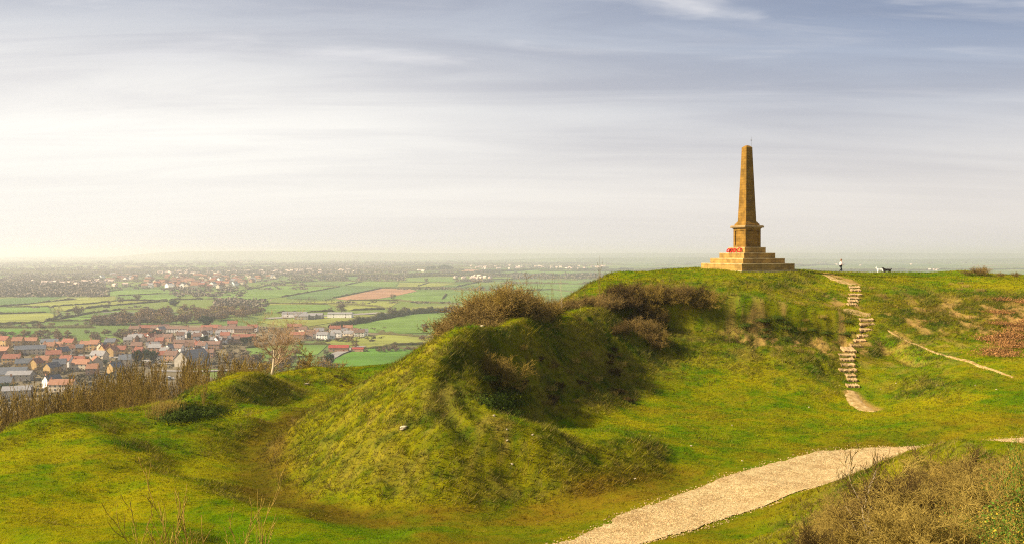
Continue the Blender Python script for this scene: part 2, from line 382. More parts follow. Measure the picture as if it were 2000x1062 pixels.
# how near to the sun: thin cloud glows there
sv=Vector((math.sin(R(SUN_AZ))*math.cos(R(SUN_EL)),math.cos(R(SUN_AZ))*math.cos(R(SUN_EL)),math.sin(R(SUN_EL))))
dt=t.new('ShaderNodeVectorMath',{0:tc,1:tuple(sv)},operation='DOT_PRODUCT').outputs['Value']
glow=t.mr(dt,-.50,.25,0,1)
el=t.math('ADD',zz,0.0)
lowf=t.mr(el,.03,.25,1,0)                      # share of bright low haze cloud
base=t.mix(lowf,(.108,.134,.200),(.408,.381,.364))
base=t.mix(t.math('MULTIPLY',glow,t.mr(el,.13,.28,1.0,.38)),base,(.465,.447,.425))
shade=t.math('ADD',t.math('MULTIPLY',t.mr(big,.35,.65,-.5,.5),.75),t.math('MULTIPLY',t.mr(wis,.3,.7,-.5,.5),.5))
amp=t.mr(el,.01,.25,.08,.48)
fac=t.math('ADD',1.0,t.math('MULTIPLY',shade,amp))
base=t.mix(1.0,base,t.new('ShaderNodeCombineXYZ',{0:fac,1:fac,2:t.math('ADD',t.math('MULTIPLY',fac,.8),.2)}).outputs[0],'MULTIPLY')
st=t.math('MULTIPLY',t.mr(fine,.50,.80,0,.28),t.mr(el,.02,.12,0,1))
base=t.mix(st,base,(.40,.385,.385))
pf=t.math('MULTIPLY',t.mr(puf,.55,.74,0,.85),t.mr(el,.16,.26,0,1))
base=t.mix(pf,base,(.46,.445,.44))
nish=t.mix(1.0,sky,(.07,.07,.07),'MULTIPLY')
cover=t.mr(el,.0,.9,.90,.72)
col=t.mix(cover,nish,base)
up=t.mr(el,-.05,0.0,0,1)
col=t.mix(up,(.16,.16,.10),col)
t.l.new(col,bg.inputs['Color']); bg.inputs['Strength'].default_value=1.0

sun=bpy.data.lights.new('sun','SUN'); sun.energy=5.0; sun.angle=R(2.2); sun.color=(1.0,.84,.60)
so=bpy.data.objects.new('sun',sun); link(so); so.rotation_euler=(-sv).to_track_quat('-Z','Y').to_euler()
sc.view_settings.view_transform='Standard'; sc.view_settings.look='None'; sc.view_settings.exposure=1.1; sc.view_settings.gamma=1
sc.cycles.use_denoising=False; sc.cycles.pixel_filter_type='BLACKMAN_HARRIS'; sc.cycles.filter_width=1.15; sc.cycles.use_adaptive_sampling=False; sc.cycles.sample_clamp_indirect=1.5; sc.cycles.sample_clamp_direct=6
sc.cycles.max_bounces=6; sc.cycles.diffuse_bounces=3; sc.cycles.volume_bounces=1

# ---------------------------------------------------------------- plain and haze
m_plain,t,b=mat('fields',.95,.1)
geo=t.new('ShaderNodeNewGeometry').outputs['Position']
mp=t.new('ShaderNodeMapping',{'Vector':geo,'Scale':(.0030,.0026,.003),'Rotation':(0,0,R(22))}).outputs[0]
wv=t.new('ShaderNodeTexNoise',{'Vector':geo,'Scale':.0012,'Detail':2}).outputs['Color']
mp=t.new('ShaderNodeVectorMath',{0:mp,1:t.new('ShaderNodeVectorMath',{0:wv,1:(1.2,1.2,0)},operation='MULTIPLY').outputs[0]},operation='ADD').outputs[0]
vo=t.new('ShaderNodeTexVoronoi',{'Vector':mp,'Scale':1.0,'Randomness':.75},voronoi_dimensions='2D',distance='CHEBYCHEV')
rr=t.new('ShaderNodeSeparateColor',{0:vo.outputs['Color']}).outputs[0]
c=t.ramp(rr,[(0,(.10,.15,.030)),(.25,(.13,.17,.030)),(.45,(.075,.12,.022)),(.62,(.16,.18,.05)),(.8,(.11,.15,.04)),(.92,(.22,.13,.075)),(1,(.12,.14,.05))],'CONSTANT')
n=t.noise(geo,.01,5); c=t.mix(t.mr(n,.3,.7,0,.35),c,t.mix(1,c,(.7,.8,.75),'MULTIPLY'))
t.l.new(c,b.inputs['Base Color'])
EX=30000
g=[-EX,-12000,-6000,-3000,-1500,0,1500,3000,6000,12000,EX]; gyy=[-3000,-500,500,1500,3000,6000,10000,15000,20000,EX]
V=[(x,y,-80) for y in gyy for x in g]; n_=len(g)
Fq=np.array([[j*n_+i,j*n_+i+1,(j+1)*n_+i+1,(j+1)*n_+i] for j in range(len(gyy)-1) for i in range(n_-1)])
tag(mesh_np('ground',np.array(V),Fq,m_plain),kind='structure')
# far ridges
m_hill=simple('far_hills',(.10,.125,.045),.35,.0018,coords='Object')
def ridge(Y0,Y1,hf,x0,x1,n=160,m=10):
    xs=np.linspace(x0,x1,n); V=[];
    for j in range(m+1):
        tt=j/m; prof=math.sin(math.pi*tt)**.8
        for i,x in enumerate(xs):
            V.append((x,Y0+(Y1-Y0)*tt+600*float(vnoise(x/3000,tt*2,3)),-82+max(0,(hf(x)+82))*prof*(1+.06*float(vnoise(x/900,tt*5,8)))))
    Q=np.array([[j*n+i,j*n+i+1,(j+1)*n+i+1,(j+1)*n+i] for j in range(m) for i in range(n-1)])
    return tag(mesh_np('distant_hills',np.array(V),Q,m_hill,smooth=True),kind='structure')
def hf1(x):   # ridge at about 15 km; hidden at the far left, higher from there on
    p=CX+x/13000*F
    return -70+ (100*float(sstep(180,330,p))) + 10*float(vnoise(x/2500,0,4)) - 26*float(sstep(560,760,p)) - 8*float(sstep(1500,2000,p))
def hf2(x):
    p=CX+x/8000*F
    return -78+ 26*float(sstep(860,1150,p)) + 12*float(vnoise(x/1800,1,5))
ridge(11500,15500,hf1,-16000,16000); ridge(7300,9300,hf2,-8000,8500)
m_haze=bpy.data.materials.new('haze'); m_haze.use_nodes=True; nt=m_haze.node_tree; nt.nodes.clear()
pv=nt.nodes.new('ShaderNodeVolumePrincipled'); pv.inputs['Density'].default_value=HAZE; pv.inputs['Anisotropy'].default_value=.35
pv.inputs['Color'].default_value=(.89,.895,.945,1)
ou=nt.nodes.new('ShaderNodeOutputMaterial'); nt.links.new(pv.outputs[0],ou.inputs['Volume'])
hz=MB().box(-EX-500,EX+500,-3500,EX+500,-83.5,48).build('haze',m_haze); tag(hz,kind='stuff')
# ---------------------------------------------------------------- sampling the finished ground
def Hs(x,y):
    x=np.asarray(x,float); y=np.asarray(y,float)
    i=np.clip(np.searchsorted(gx,x)-1,0,nx-2); j=np.clip(np.searchsorted(gy,y)-1,0,ny-2)
    fx=np.clip((x-gx[i])/(gx[i+1]-gx[i]),0,1); fy=np.clip((y-gy[j])/(gy[j+1]-gy[j]),0,1)
    return (Z[j,i]*(1-fx)+Z[j,i+1]*fx)*(1-fy)+(Z[j+1,i]*(1-fx)+Z[j+1,i+1]*fx)*fy
def hz1(x,y): return float(Hs(x,y))
def hit(px,py,y0=12,y1=160):
    """where the sight line of a photograph point first meets the hill"""
    Ys=np.arange(y0,y1,.05); xs=(px-CX)/F*Ys; zs=-(py-HY)/F*Ys
    k=np.nonzero(Hs(xs,Ys)>=zs)[0]
    if len(k)==0: return hit(px,py+2,y0,y1) if py<1060 else None
    k=k[0]; return np.array([xs[k],Ys[k],float(Hs(xs[k],Ys[k]))])
def resample(P,step):
    P=np.array(P,float); d=np.r_[0,np.cumsum(np.linalg.norm(np.diff(P,axis=0),axis=1))]
    s=np.arange(0,d[-1],step); return np.c_[[np.interp(s,d,P[:,k]) for k in range(P.shape[1])]].T

# ---------------------------------------------------------------- gravel path
UP=[(1060,1075),(1090,1062),(1200,1013),(1300,975),(1400,936),(1500,906),(1600,885),(1700,876),(1800,871),(1900,863),(2000,855),(2100,848)]
LO=[(1215,1075),(1250,1062),(1330,1040),(1400,1017),(1500,985),(1600,950),(1700,914),(1800,880),(1900,877),(2000,870),(2100,862)]
def floor_pt(px,py):
    Y_=45.0
    for _ in range(30):
        z=float(Hbase(np.array([(px-CX)/F*Y_]),np.array([Y_]))[0]); z=min(z,-9.9); Y_=.5*Y_+.5*(-z*F/(py-HY))
    return ((px-CX)/F*Y_,Y_)
U=np.array([floor_pt(*p) for p in UP]); L_=np.array([floor_pt(*p) for p in LO])
U=np.c_[[np.interp(np.linspace(0,1,260),np.linspace(0,1,len(U)),U[:,k]) for k in (0,1)]].T
L_=np.c_[[np.interp(np.linspace(0,1,260),np.linspace(0,1,len(L_)),L_[:,k]) for k in (0,1)]].T
V=[];m=26
nrm=(U-L_)/np.linalg.norm(U-L_,axis=1)[:,None]
for i in range(260):
    eu=.28*fbm(U[i,0]*1.1,U[i,1]*1.1,61,4,.7); el_=.22*fbm(L_[i,0]*1.2,L_[i,1]*1.2,63,4,.7)
    a=U[i]+nrm[i]*eu; bb=L_[i]+nrm[i]*el_
    for j in range(m+1):
        q=bb+(a-bb)*j/m; V.append((q[0],q[1],0))
V=np.array(V); V[:,2]=Hs(V[:,0],V[:,1])+.03+.012*fbm(V[:,0]*2,V[:,1]*2,66,3)
Qp=np.array([[i*(m+1)+j,i*(m+1)+j+1,(i+1)*(m+1)+j+1,(i+1)*(m+1)+j] for i in range(259) for j in range(m)])
m_grav,t,b=mat('gravel',.9,.2)
geo=t.new('ShaderNodeNewGeometry').outputs['Position']
vo=t.new('ShaderNodeTexVoronoi',{'Vector':geo,'Scale':19.0}); vo2=t.noise(geo,.9,5,.6)
rr=t.new('ShaderNodeSeparateColor',{0:vo.outputs['Color']}).outputs[0]
c=t.ramp(rr,[(0,(.20,.135,.05)),(.3,(.36,.255,.105)),(.7,(.47,.35,.16)),(1,(.66,.53,.29))])
c=t.mix(t.mr(vo2,.42,.66,0,.75),c,t.mix(1,c,(.66,.56,.46),'MULTIPLY'))
t.l.new(c,b.inputs['Base Color'])
bp=t.new('ShaderNodeBump',{'Height':vo.outputs['Distance'],'Strength':.6,'Distance':.03}); t.l.new(bp.outputs[0],b.inputs['Normal'])
tag(mesh_np('path',V,Qp,m_grav,smooth=True),kind='structure')
# loose stones on it and spilt over its edges
n=16000; ti=rng.integers(0,259,n); tj=rng.normal(.5,.34,n); tj=np.where(np.abs(tj-.5)>.62,rng.random(n),tj)
q=L_[ti]+(U[ti]-L_[ti])*tj[:,None]+rng.normal(0,.1,(n,2)); 
okm=np.abs(tj-.5)<.62; q=q[okm]; n=len(q)
r=rng.uniform(.018,.045,n); ps=np.array([[1,0,0],[0,1,0],[-1,0,0],[0,-1,0],[0,0,.7]],float)
ang=rng.random(n)*6.28; ca,sa=np.cos(ang),np.sin(ang)
Vx=np.empty((n,5,3)); Vx[...,0]=q[:,None,0]+r[:,None]*(ps[:,0]*ca[:,None]-ps[:,1]*sa[:,None]); Vx[...,1]=q[:,None,1]+r[:,None]*(ps[:,0]*sa[:,None]+ps[:,1]*ca[:,None])*.8
Vx[...,2]=Hs(q[:,0],q[:,1])[:,None]+.03+r[:,None]*ps[:,2]
Fx=(np.arange(n)*5)[:,None,None]+np.array([[0,1,4],[1,2,4],[2,3,4],[3,0,4]])
cs=np.repeat((np.array([.42,.28,.13])[None]*rng.uniform(.55,1.5,(n,1))).clip(0,.85),5,axis=0)
m_peb,t,b=mat('loose_gravel',.9,.2); t.l.new(t.attr('cover','Color'),b.inputs['Base Color'])
tag(mesh_np('gravel',Vx.reshape(-1,3),Fx.reshape(-1,3),m_peb,attrs={'cover':cs}),kind='stuff')

# ---------------------------------------------------------------- short grass and tussocks
def scatter_grass():
    pts=[]
    for y0,y1,s in ((13,24,.15),(24,36,.17),(36,50,.19),(50,70,.22),(70,90,.27),(90,125,.40)):
        ys=np.arange(y0,y1,s)
        for yy in ys:
            xw0=max(-1010/F*yy,-36); xw1=1010/F*yy
            xs=np.arange(xw0,xw1,s)
            pts.append(np.c_[xs,np.full(len(xs),yy),np.full(len(xs),s)])
    P=np.concatenate(pts); P[:,:2]+=rng.uniform(-.5,.5,(len(P),2))*P[:,2:3]
    z=Hs(P[:,0],P[:,1]); py=HY-z/P[:,1]*F
    k=(py<1085); P=P[k]; z=z[k]
    r_,w_,b_=masks(P[:,0],P[:,1],hs=np.hypot((Hs(P[:,0]+.5,P[:,1])-Hs(P[:,0]-.5,P[:,1])),(Hs(P[:,0],P[:,1]+.5)-Hs(P[:,0],P[:,1]-.5))))
    CC=((U+L_)/2)[::3]; HW=(np.linalg.norm(U-L_,axis=1)/2)[::3]; pd=np.full(len(P),99.); nr=P[:,1]<60
    q=P[nr,:2]; dmin=np.empty(len(q)); wq=np.empty(len(q))
    for i in range(0,len(q),20000):
        dd=np.hypot(q[i:i+20000,None,0]-CC[None,:,0],q[i:i+20000,None,1]-CC[None,:,1]); k_=dd.argmin(1); dmin[i:i+20000]=dd[np.arange(len(dd)),k_]; wq[i:i+20000]=HW[k_]
    pd[nr]=dmin-wq
    mon=np.hypot(P[:,0]-26.5,P[:,1]-100)
    keep=(rng.random(len(P))>b_*.85)&(pd>-.55*rng.random(len(P))**1.6+.25*fbm(P[:,0]*1.3,P[:,1]*1.3,88,3))&(mon>3.9)&(rng.random(len(P))>.35*(1-r_)*w_)
    P=P[keep];z=z[keep];r_=r_[keep];w_=w_[keep];b_=b_[keep]
    return P,z,r_,w_,b_
P,z,r_,w_,b_=scatter_grass()
col=turf_color(P[:,0],P[:,1],r_,w_,b_)
nb=8; n=len(P)
clump=.5+.5*fbm(P[:,0]*1.6,P[:,1]*1.6,71,3)
hgt=(.05+.30*r_*clump**1.5+.06*clump)*rng.uniform(.6,1.5,n)*np.clip(P[:,2]/.2,.8,1.6)*np.clip(P[:,1]/46,.45,1)
A=rng.random((n,nb))*6.28; rad=P[:,2:3]*rng.uniform(0,.65,(n,nb))
bx=P[:,0:1]+rad*np.cos(A); by=P[:,1:2]+rad*np.sin(A); bz=np.repeat(z[:,None],nb,1)
# follow the slope
gxx=(Hs(P[:,0]+.3,P[:,1])-Hs(P[:,0]-.3,P[:,1]))/.6; gyy_=(Hs(P[:,0],P[:,1]+.3)-Hs(P[:,0],P[:,1]-.3))/.6
bz=bz+gxx[:,None]*(bx-P[:,0:1])+gyy_[:,None]*(by-P[:,1:2])-.015
B=rng.random((n,nb))*6.28; wd=P[:,2:3]*rng.uniform(.10,.2,(n,nb)); hh=hgt[:,None]*rng.uniform(.6,1.3,(n,nb))
lx=np.cos(A)*hh*.8+hh*.35; ly=np.sin(A)*hh*.8-hh*.2
T=np.empty((n,nb,3,3))
T[...,0,0]=bx-np.cos(B)*wd/2;T[...,0,1]=by-np.sin(B)*wd/2;T[...,0,2]=bz
T[...,1,0]=bx+np.cos(B)*wd/2;T[...,1,1]=by+np.sin(B)*wd/2;T[...,1,2]=bz
T[...,2,0]=bx+lx;T[...,2,1]=by+ly;T[...,2,2]=bz+hh
tint=rng.uniform(.6,1.5,(n,1,1))*rng.uniform(.75,1.25,(n,nb,1)); cc=col[:,None,:]*tint
straw=(rng.random((n,nb,1))<(.05+.20*r_[:,None,None])); cc=np.where(straw,cc*.4+np.array(STRAW)*.6,cc)
cc=np.repeat(cc[:,:,None,:],3,2)
m_gr,t,b=mat('grass_blades',.85,.05); c=t.attr('cover','Color'); t.l.new(c,b.inputs['Base Color'])
tr=t.new('ShaderNodeBsdfTranslucent',{'Color':c}); mx=t.new('ShaderNodeMixShader',{0:.3,1:b.outputs[0],2:tr.outputs[0]})
t.l.new(mx.outputs[0],m_gr.node_tree.nodes['Material Output'].inputs['Surface'])
tag(mesh_np('grass',T.reshape(-1,3),np.arange(n*nb*3).reshape(-1,3),m_gr,attrs={'cover':cc.reshape(-1,3)}),kind='stuff')
print('GRASS tris',n*nb)

# ---------------------------------------------------------------- memorial
def stone_mat(name,colr,bricks=True):
    m,t,b=mat(name,.9,.15)
    tc=t.new('ShaderNodeTexCoord').outputs['Object']; s=t.new('ShaderNodeSeparateXYZ',{0:tc}).outputs
    v=t.new('ShaderNodeCombineXYZ',{0:t.math('ADD',s[0],s[1]),1:s[2],2:0.0}).outputs[0]
    n1=t.noise(tc,1.1,5,.6); n2=t.noise(tc,7,4,.6)
    c=t.mix(t.mr(n1,.35,.65,0,1),tuple(.72*k for k in colr),tuple(1.2*k for k in colr))
    c=t.mix(t.mr(n2,.5,.8,0,.5),c,(.13,.09,.03))
    if bricks:
        bk=t.new('ShaderNodeTexBrick',{'Vector':v,'Color1':(1,1,1),'Color2':(.80,.78,.74),'Mortar':(.62,.57,.5),'Scale':1.0,'Mortar Size':.014,'Brick Width':.62,'Row Height':.29})
        c=t.mix(1,c,bk.outputs['Color'],'MULTIPLY')
        bp=t.new('ShaderNodeBump',{'Height':t.math('ADD',t.math('MULTIPLY',bk.outputs['Fac'],-1.0),n2),'Strength':.5,'Distance':.02}); t.l.new(bp.outputs[0],b.inputs['Normal'])
    t.l.new(c,b.inputs['Base Color']); return m
m_st=stone_mat('ham_stone',(.25,.135,.022)); m_st2=stone_mat('ham_stone_steps',(.36,.225,.06)); m_st3=stone_mat('stone_trim',(.29,.19,.08),False)
m_edge=stone_mat('stone_worn_edge',(.47,.36,.18),False)
mon=empty('war_memorial_obelisk',(26.5,100,-1.87),R(24.3))
tag(mon,'tall tapering golden stone obelisk on a panelled pedestal and four stepped tiers on the hilltop','monument')
def cham(mb,a,z0,z1,c=.035):
    mb.frus(a,z0,a,z1-c); mb.frus(a,z1-c,a-c,z1); return mb
MB().frus(3.85,-.5,3.85,.05).build('foundation_slab',m_edge,mon)
zs=[0.0,.76,1.33,1.93,2.56]; hs_=[3.625,2.89,2.165,1.44]
for k in range(4):
    a=hs_[k]; mb=MB().frus(a,zs[k]-.02 if k else .05,a,zs[k+1]-.07); tier=mb.build('step_tier',m_st2,mon)
    MB().frus(a+.012,zs[k+1]-.07,a+.012,zs[k+1]).build('tread_edge',m_edge,tier,bevel=.02)
# pedestal with recessed panels
a=1.06; pz0,pz1=2.56,4.62
mb=MB(); mb.frus(a-.10,pz0,a-.10,pz1)
for k in range(4):
    M=Matrix.Rotation(math.pi/2*k,4,'Z')
    mb.box(-a,-a+.30,-a,-a+.11,pz0,pz1,M); mb.box(a-.30,a-.112,-a,-a+.11,pz0,pz1,M)
    mb.box(-a+.302,a-.302,-a+.002,-a+.108,pz0,pz0+.17,M); mb.box(-a+.302,a-.302,-a+.002,-a+.108,pz1-.22,pz1,M)
ped=mb.build('pedestal',m_st,mon)
for k in range(4):
    M=Matrix.Rotation(math.pi/2*k,4,'Z')
    MB().box(-a+.36,a-.36,-a+.07,-a+.098,pz0+.22,pz1-.27,M).build('panel',m_st,ped)
mb=MB(); mb.frus(a+.03,4.62,a+.12,4.74); mb.frus(a+.25,4.742,a+.27,4.83); mb.frus(a+.27,4.832,a+.20,5.0)
mb.build('cornice',m_st3,mon,bevel=.012)
mb=MB(); mb.frus(.98,5.0,.98,5.16); mb.frus(.98,5.162,.90,5.24); mb.frus(.88,5.242,.80,5.40); mb.frus(.80,5.402,.74,5.45)
mb.build('shaft_base',m_st,mon,bevel=.012)
MB().frus(.72,5.45,.437,12.97).build('shaft',m_st,mon)
mb=MB(); mb.frus(.445,12.972,.445,13.03); mb.frus(.436,13.032,.415,13.80); mb.frus(.415,13.802,.18,14.0); mb.add([(-.18,-.18,14.0),(.18,-.18,14.0),(.18,.18,14.0),(-.18,.18,14.0),(0,0,14.06)],[(0,1,4),(1,2,4),(2,3,4),(3,0,4)])
mb.build('capstone',m_st,mon)
m_iron=simple('iron',(.12,.11,.10),.2,5,.6)
mb=MB(); mb.tube((.36,-.30,13.2),(.36,-.30,14.98),.016,.010,6)
mb.tube((.26,-.30,14.55),(.46,-.30,14.55),.012,.012,5); mb.ball((.36,-.30,14.62),.04,6,5)
for dx in (-.09,.09): mb.tube((.36+dx,-.30,14.55),(.36+dx*1.2,-.30,14.72),.010,.003,5)
mb.build('lightning_rod',m_iron,mon)
# poppy wreaths leaning on the top tier
m_red=simple('poppy_red',(.55,.006,.012),.35,14,.7); m_blk=simple('poppy_centre',(.015,.012,.012),.2,8); m_wl=simple('wreath_leaf',(.03,.09,.02),.3,9)
Mm=Matrix.Translation((26.5,100,-1.87))@Matrix.Rotation(R(24.3),4,'Z')
def wreath(yl,rad,label,off=0.0,tilt=16,turn=0):
    e=empty('poppy_wreath'); tag(e,label,'wreath','poppy wreaths on the monument steps')
    e.matrix_world=Mm@Matrix.Translation((-1.44-.16-off,yl,1.93+rad+.07))@Matrix.Rotation(R(turn),4,'Z')@Matrix.Rotation(R(tilt),4,'Y')
    mb=MB(); n=18                       # ring in local YZ plane
    for i in range(n):
        a0=2*math.pi*i/n;a1=2*math.pi*(i+1)/n
        mb.tube((0,rad*math.cos(a0),rad*math.sin(a0)),(0,rad*math.cos(a1),rad*math.sin(a1)),.05,.05,6)
    pm=MB(); ce=mb
    for i in range(15):
        a0=2*math.pi*i/15+random.uniform(-.1,.1); rr=rad+random.uniform(-.02,.02)
        for q in (-1,1):
            pm.ball((-.035,(rr+q*.03)*math.cos(a0),(rr+q*.03)*math.sin(a0)),.05,7,5,(.6,1,1))
        ce.ball((-.085,rr*math.cos(a0),rr*math.sin(a0)),.018,5,4)
    ce.build('ring',m_wl,e); pm.build('poppies',m_red,e)
wreath(-.72,.24,'largest open ring of red poppies, nearest the corner of the monument',turn=28)
wreath(.18,.20,'middle poppy wreath between the open ring and the crowded pair')
wreath(.78,.20,'poppy wreath overlapping another, right one of the crowded left pair')
wreath(1.12,.19,'leftmost poppy wreath at the end of the top stone tier',.12,24)

# ---------------------------------------------------------------- steps up the bank
m_tread=simple('worn_stone',(.40,.26,.115),.3,2.5,.9,bump=.5); m_tread_shade=simple('riser_shade',(.05,.035,.018),.3,5,.9)
stp=[(893,226,50),(898,243,48),(898,267,60),(888,287,48),(884,302,46),(880,320,46),(958,404,66),(962,428,70),(962,460,68),(940,492,52),(922,517,54),(898,544,48),(866,574,60),
     (852,598,80),(852,622,66),(856,652,70),(856,680,84),(872,710,48),(879,733,46),(883,765,58)]
root=None
for i,(sx,sy,sw) in enumerate(stp):
    px,py=1350+sx/2.795,480+sy/2.795
    h=hit(px,py+2,60,110)
    if h is None: continue
    if root is None:
        h0=hit(1350+883/2.795,480+765/2.795,60,110)
        root=empty('hillside_steps',tuple(h0)); tag(root,'flight of about twenty pale worn stone steps winding up the grassy bank','steps')
        base0=Vector(h0)
    wd=sw/2.795/F*h[1]*1.1; rz=R(random.uniform(-3,3)); tl=R(13)
    thick=.10; M=Matrix.Translation(Vector((h[0],h[1],h[2]+.19))-base0)@Matrix.Rotation(rz,4,'Z')@Matrix.Rotation(tl,4,'X')
    mb=MB(); N=9
    dpt=.50 if not (sx,sy)==(866,574) else 1.1
    top=[];bot=[]
    for j in range(2):
        for k in range(N+1):
            x=-wd/2+wd*k/N; y=-.18+(dpt)*j+random.uniform(-.04,.04)
            zc=random.uniform(-.025,.02)-.03*(1-(2*k/N-1)**2)
            top.append(M@Vector((x,y,zc))); bot.append(M@Vector((x,y,zc-.17)))
    vs=top+bot; n2=2*(N+1)
    fs=[(k,k+1,N+2+k,N+1+k) for k in range(N)]+[(n2+k,k,k+1,n2+k+1)[::-1] for k in range(N)]+[(n2+N+1+k,N+1+k,N+2+k,n2+N+2+k) for k in range(N)]
    fs+=[(0,N+1,n2+N+1,n2),(N,n2+N,n2+2*N+1,2*N+1)]
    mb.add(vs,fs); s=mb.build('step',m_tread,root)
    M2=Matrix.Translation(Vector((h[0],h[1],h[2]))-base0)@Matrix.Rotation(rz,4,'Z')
    MB().box(-wd/2+.03,wd/2-.03,-.06,.35,-.5,.06,M2).build('riser',m_tread_shade,s)  # near-black riser colour paints in the shadow gap beneath each tread
# worn landing between the two flights, and small trodden trails
m_soil,t,b=mat('trodden_soil',.95,.1)
geo=t.new('ShaderNodeNewGeometry').outputs['Position']; n=t.noise(geo,3,6,.65)
t.l.new(t.ramp(n,[(.3,(.22,.13,.035)),(.5,(.36,.24,.09)),(.7,(.50,.37,.18))]),b.inputs['Base Color'])
bp=t.new('ShaderNodeBump',{'Height':n,'Strength':.7,'Distance':.05}); t.l.new(bp.outputs[0],b.inputs['Normal'])
def ribbon(name,pts,widths,dz=.04,seed=0):
    P=np.array([hit(*p)[:2] if len(p)==2 else at(*p)[:2] for p in pts]); P=np.c_[P,np.array(widths)]; P=resample(P,.18); V=[];k=7
    d=np.gradient(P[:,:2],axis=0); d/=np.linalg.norm(d,axis=1)[:,None]; nm=np.c_[-d[:,1],d[:,0]]
    for i,p in enumerate(P):
        wl=p[2]/2*(1+.5*float(fbm(i*.21,seed,81,3))); wr=p[2]/2*(1+.5*float(fbm(i*.21,seed+9,83,3)))
        for j in range(k+1):
            q=p[:2]+nm[i]*(-wl+(wl+wr)*j/k); V.append((q[0],q[1],0))
    V=np.array(V); V[:,2]=Hs(V[:,0],V[:,1])+dz
    edge=(np.arange(len(V))%(k+1)); V[(edge==0)|(edge==k),2]-=.06
    Q=np.array([[i*(k+1)+j,i*(k+1)+j+1,(i+1)*(k+1)+j+1,(i+1)*(k+1)+j] for i in range(len(P)-1) for j in range(k)])
    return tag(mesh_np(name,V,Q,m_soil,smooth=True),kind='structure')
ribbon('trail',[(1612,537),(1630,546),(1650,552),(1668,556)],[.7,.9,1.3,1.1],seed=1)
ribbon('trail',[(1655,603),(1664,607),(1680,612),(1703,615)],[1.0,1.8,1.8,.9],seed=2)
ribbon('trail',[(1661,763),(1668,778),(1678,792),(1692,799),(1710,804)],[.7,1.1,1.0,1.0,.3],seed=3)
ribbon('trail',[(1735,645),(1790,672),(1850,695),(1920,716),(1980,738)],[.2,.2,.25,.32,.2],seed=4)
# chalky stones lying about
m_stn=simple('pale_stone',(.46,.38,.25),.25,6,.9,bump=.4)
def rock(px,py,s,label,cat='stone',group=None,name='stone',mt=None,elong=1):
    h=hit(px,py)
    bm_=MB(); bm_.ball((0,0,0),s,9,7,(1.3*elong,1,.6)); rr=random.Random(int(px*7+py))
    bm_.v=[tuple(c*(1+rr.uniform(-.22,.22)) for c in v) for v in bm_.v]
    o=bm_.build(name,mt or m_stn); o.location=(h[0],h[1],h[2]+s*.12); o.rotation_euler=(rr.uniform(-.3,.3),rr.uniform(-.4,.4),rr.uniform(0,3))
    return tag(o,label,cat,group)
rock(787,836,.16,'white pointed stone in the middle of the steep sunlit mound face',elong=1.1)
rock(600,750,.14,'pale flat stone below the small grassy knolls by the plain',elong=1.5)
rock(941,625,.12,'small pinkish stone on the crest of the mound beside the scrub')
rng2=random.Random(3)
for k,(px,py) in enumerate([(1790,742),(1905,752),(1830,752),(1946,760),(1750,748),(1820,620),(1905,632),(1580,795),(1660,700),(1640,752),(1000,906),(990,840),(965,812),(1010,770),(1040,850),(1100,725),(990,860),(1350,870),(1450,900),(1240,935),(1560,690),(1500,765),(1430,830),(1270,850),(1720,760),(1630,764)]):
    o=rock(px,py,rng2.uniform(.035,.065),'small pale stone scattered in the short grass','stone','small pale stones scattered over the turf',name='stone')
# ---------------------------------------------------------------- person and dogs
m_skin=simple('skin',(.55,.33,.22),.1,4,.6); m_top=simple('pale_pink_top',(.78,.55,.56),.12,9); m_trs=simple('dark_trousers',(.012,.014,.022),.2,9)
m_hair=simple('brown_hair',(.20,.10,.05),.3,20); m_shoe=simple('shoe',(.05,.05,.06),.2,9)
def skin(name,verts,edges,radii,mt,parent,sub=2):
    me=bpy.data.meshes.new(name); me.from_pydata(verts,edges,[]); me.materials.append(mt)
    o=bpy.data.objects.new(name,me); link(o,parent)
    md=o.modifiers.new('skin','SKIN'); md.use_smooth_shade=True
    for i,r in enumerate(radii):
        v=me.skin_vertices[0].data[i]; v.radius=(r,r) if not isinstance(r,tuple) else r; v.use_root=(i==0)
    s=o.modifiers.new('sub','SUBSURF'); s.levels=sub; s.render_levels=sub
    return o
px_,Yp=1642,117.0; X_=(px_-CX)/F*Yp
pz=hz1(X_,Yp)
per=empty('person',(X_,Yp,pz)); tag(per,'person in pale pink top and dark trousers walking right along the hilltop','person')
# walking towards +x; x forward, y sideways
bv=[(0,0,.93),(0,0,1.10),(.02,0,1.28),(.05,0,1.42),(.07,0,1.50),(.09,0,1.57),(.10,0,1.66),            # 0-6 pelvis..head
    (.03,.17,1.38),(-.07,.20,1.13),(-.02,.19,.92),(.03,.19,.84),(.03,-.17,1.38),(.10,-.21,1.13),(.26,-.19,1.00),(.33,-.18,.96),     # arms
    (.0,.09,.88),(.15,.10,.48),(.20,.10,.08),(.34,.10,.035),(.0,-.09,.88),(.03,-.10,.47),(-.24,-.10,.13),(-.14,-.10,.03)]
be=[(0,1),(1,2),(2,3),(3,4),(4,5),(5,6),(3,7),(7,8),(8,9),(9,10),(3,11),(11,12),(12,13),(13,14),(0,15),(15,16),(16,17),(17,18),(0,19),(19,20),(20,21),(21,22)]
br=[.13,.12,.13,.10,.055,.085,.095,.055,.042,.032,.03,.055,.042,.032,.03,.085,.06,.04,.035,.085,.06,.04,.035]
skin('body',bv,be,br,m_skin,per)
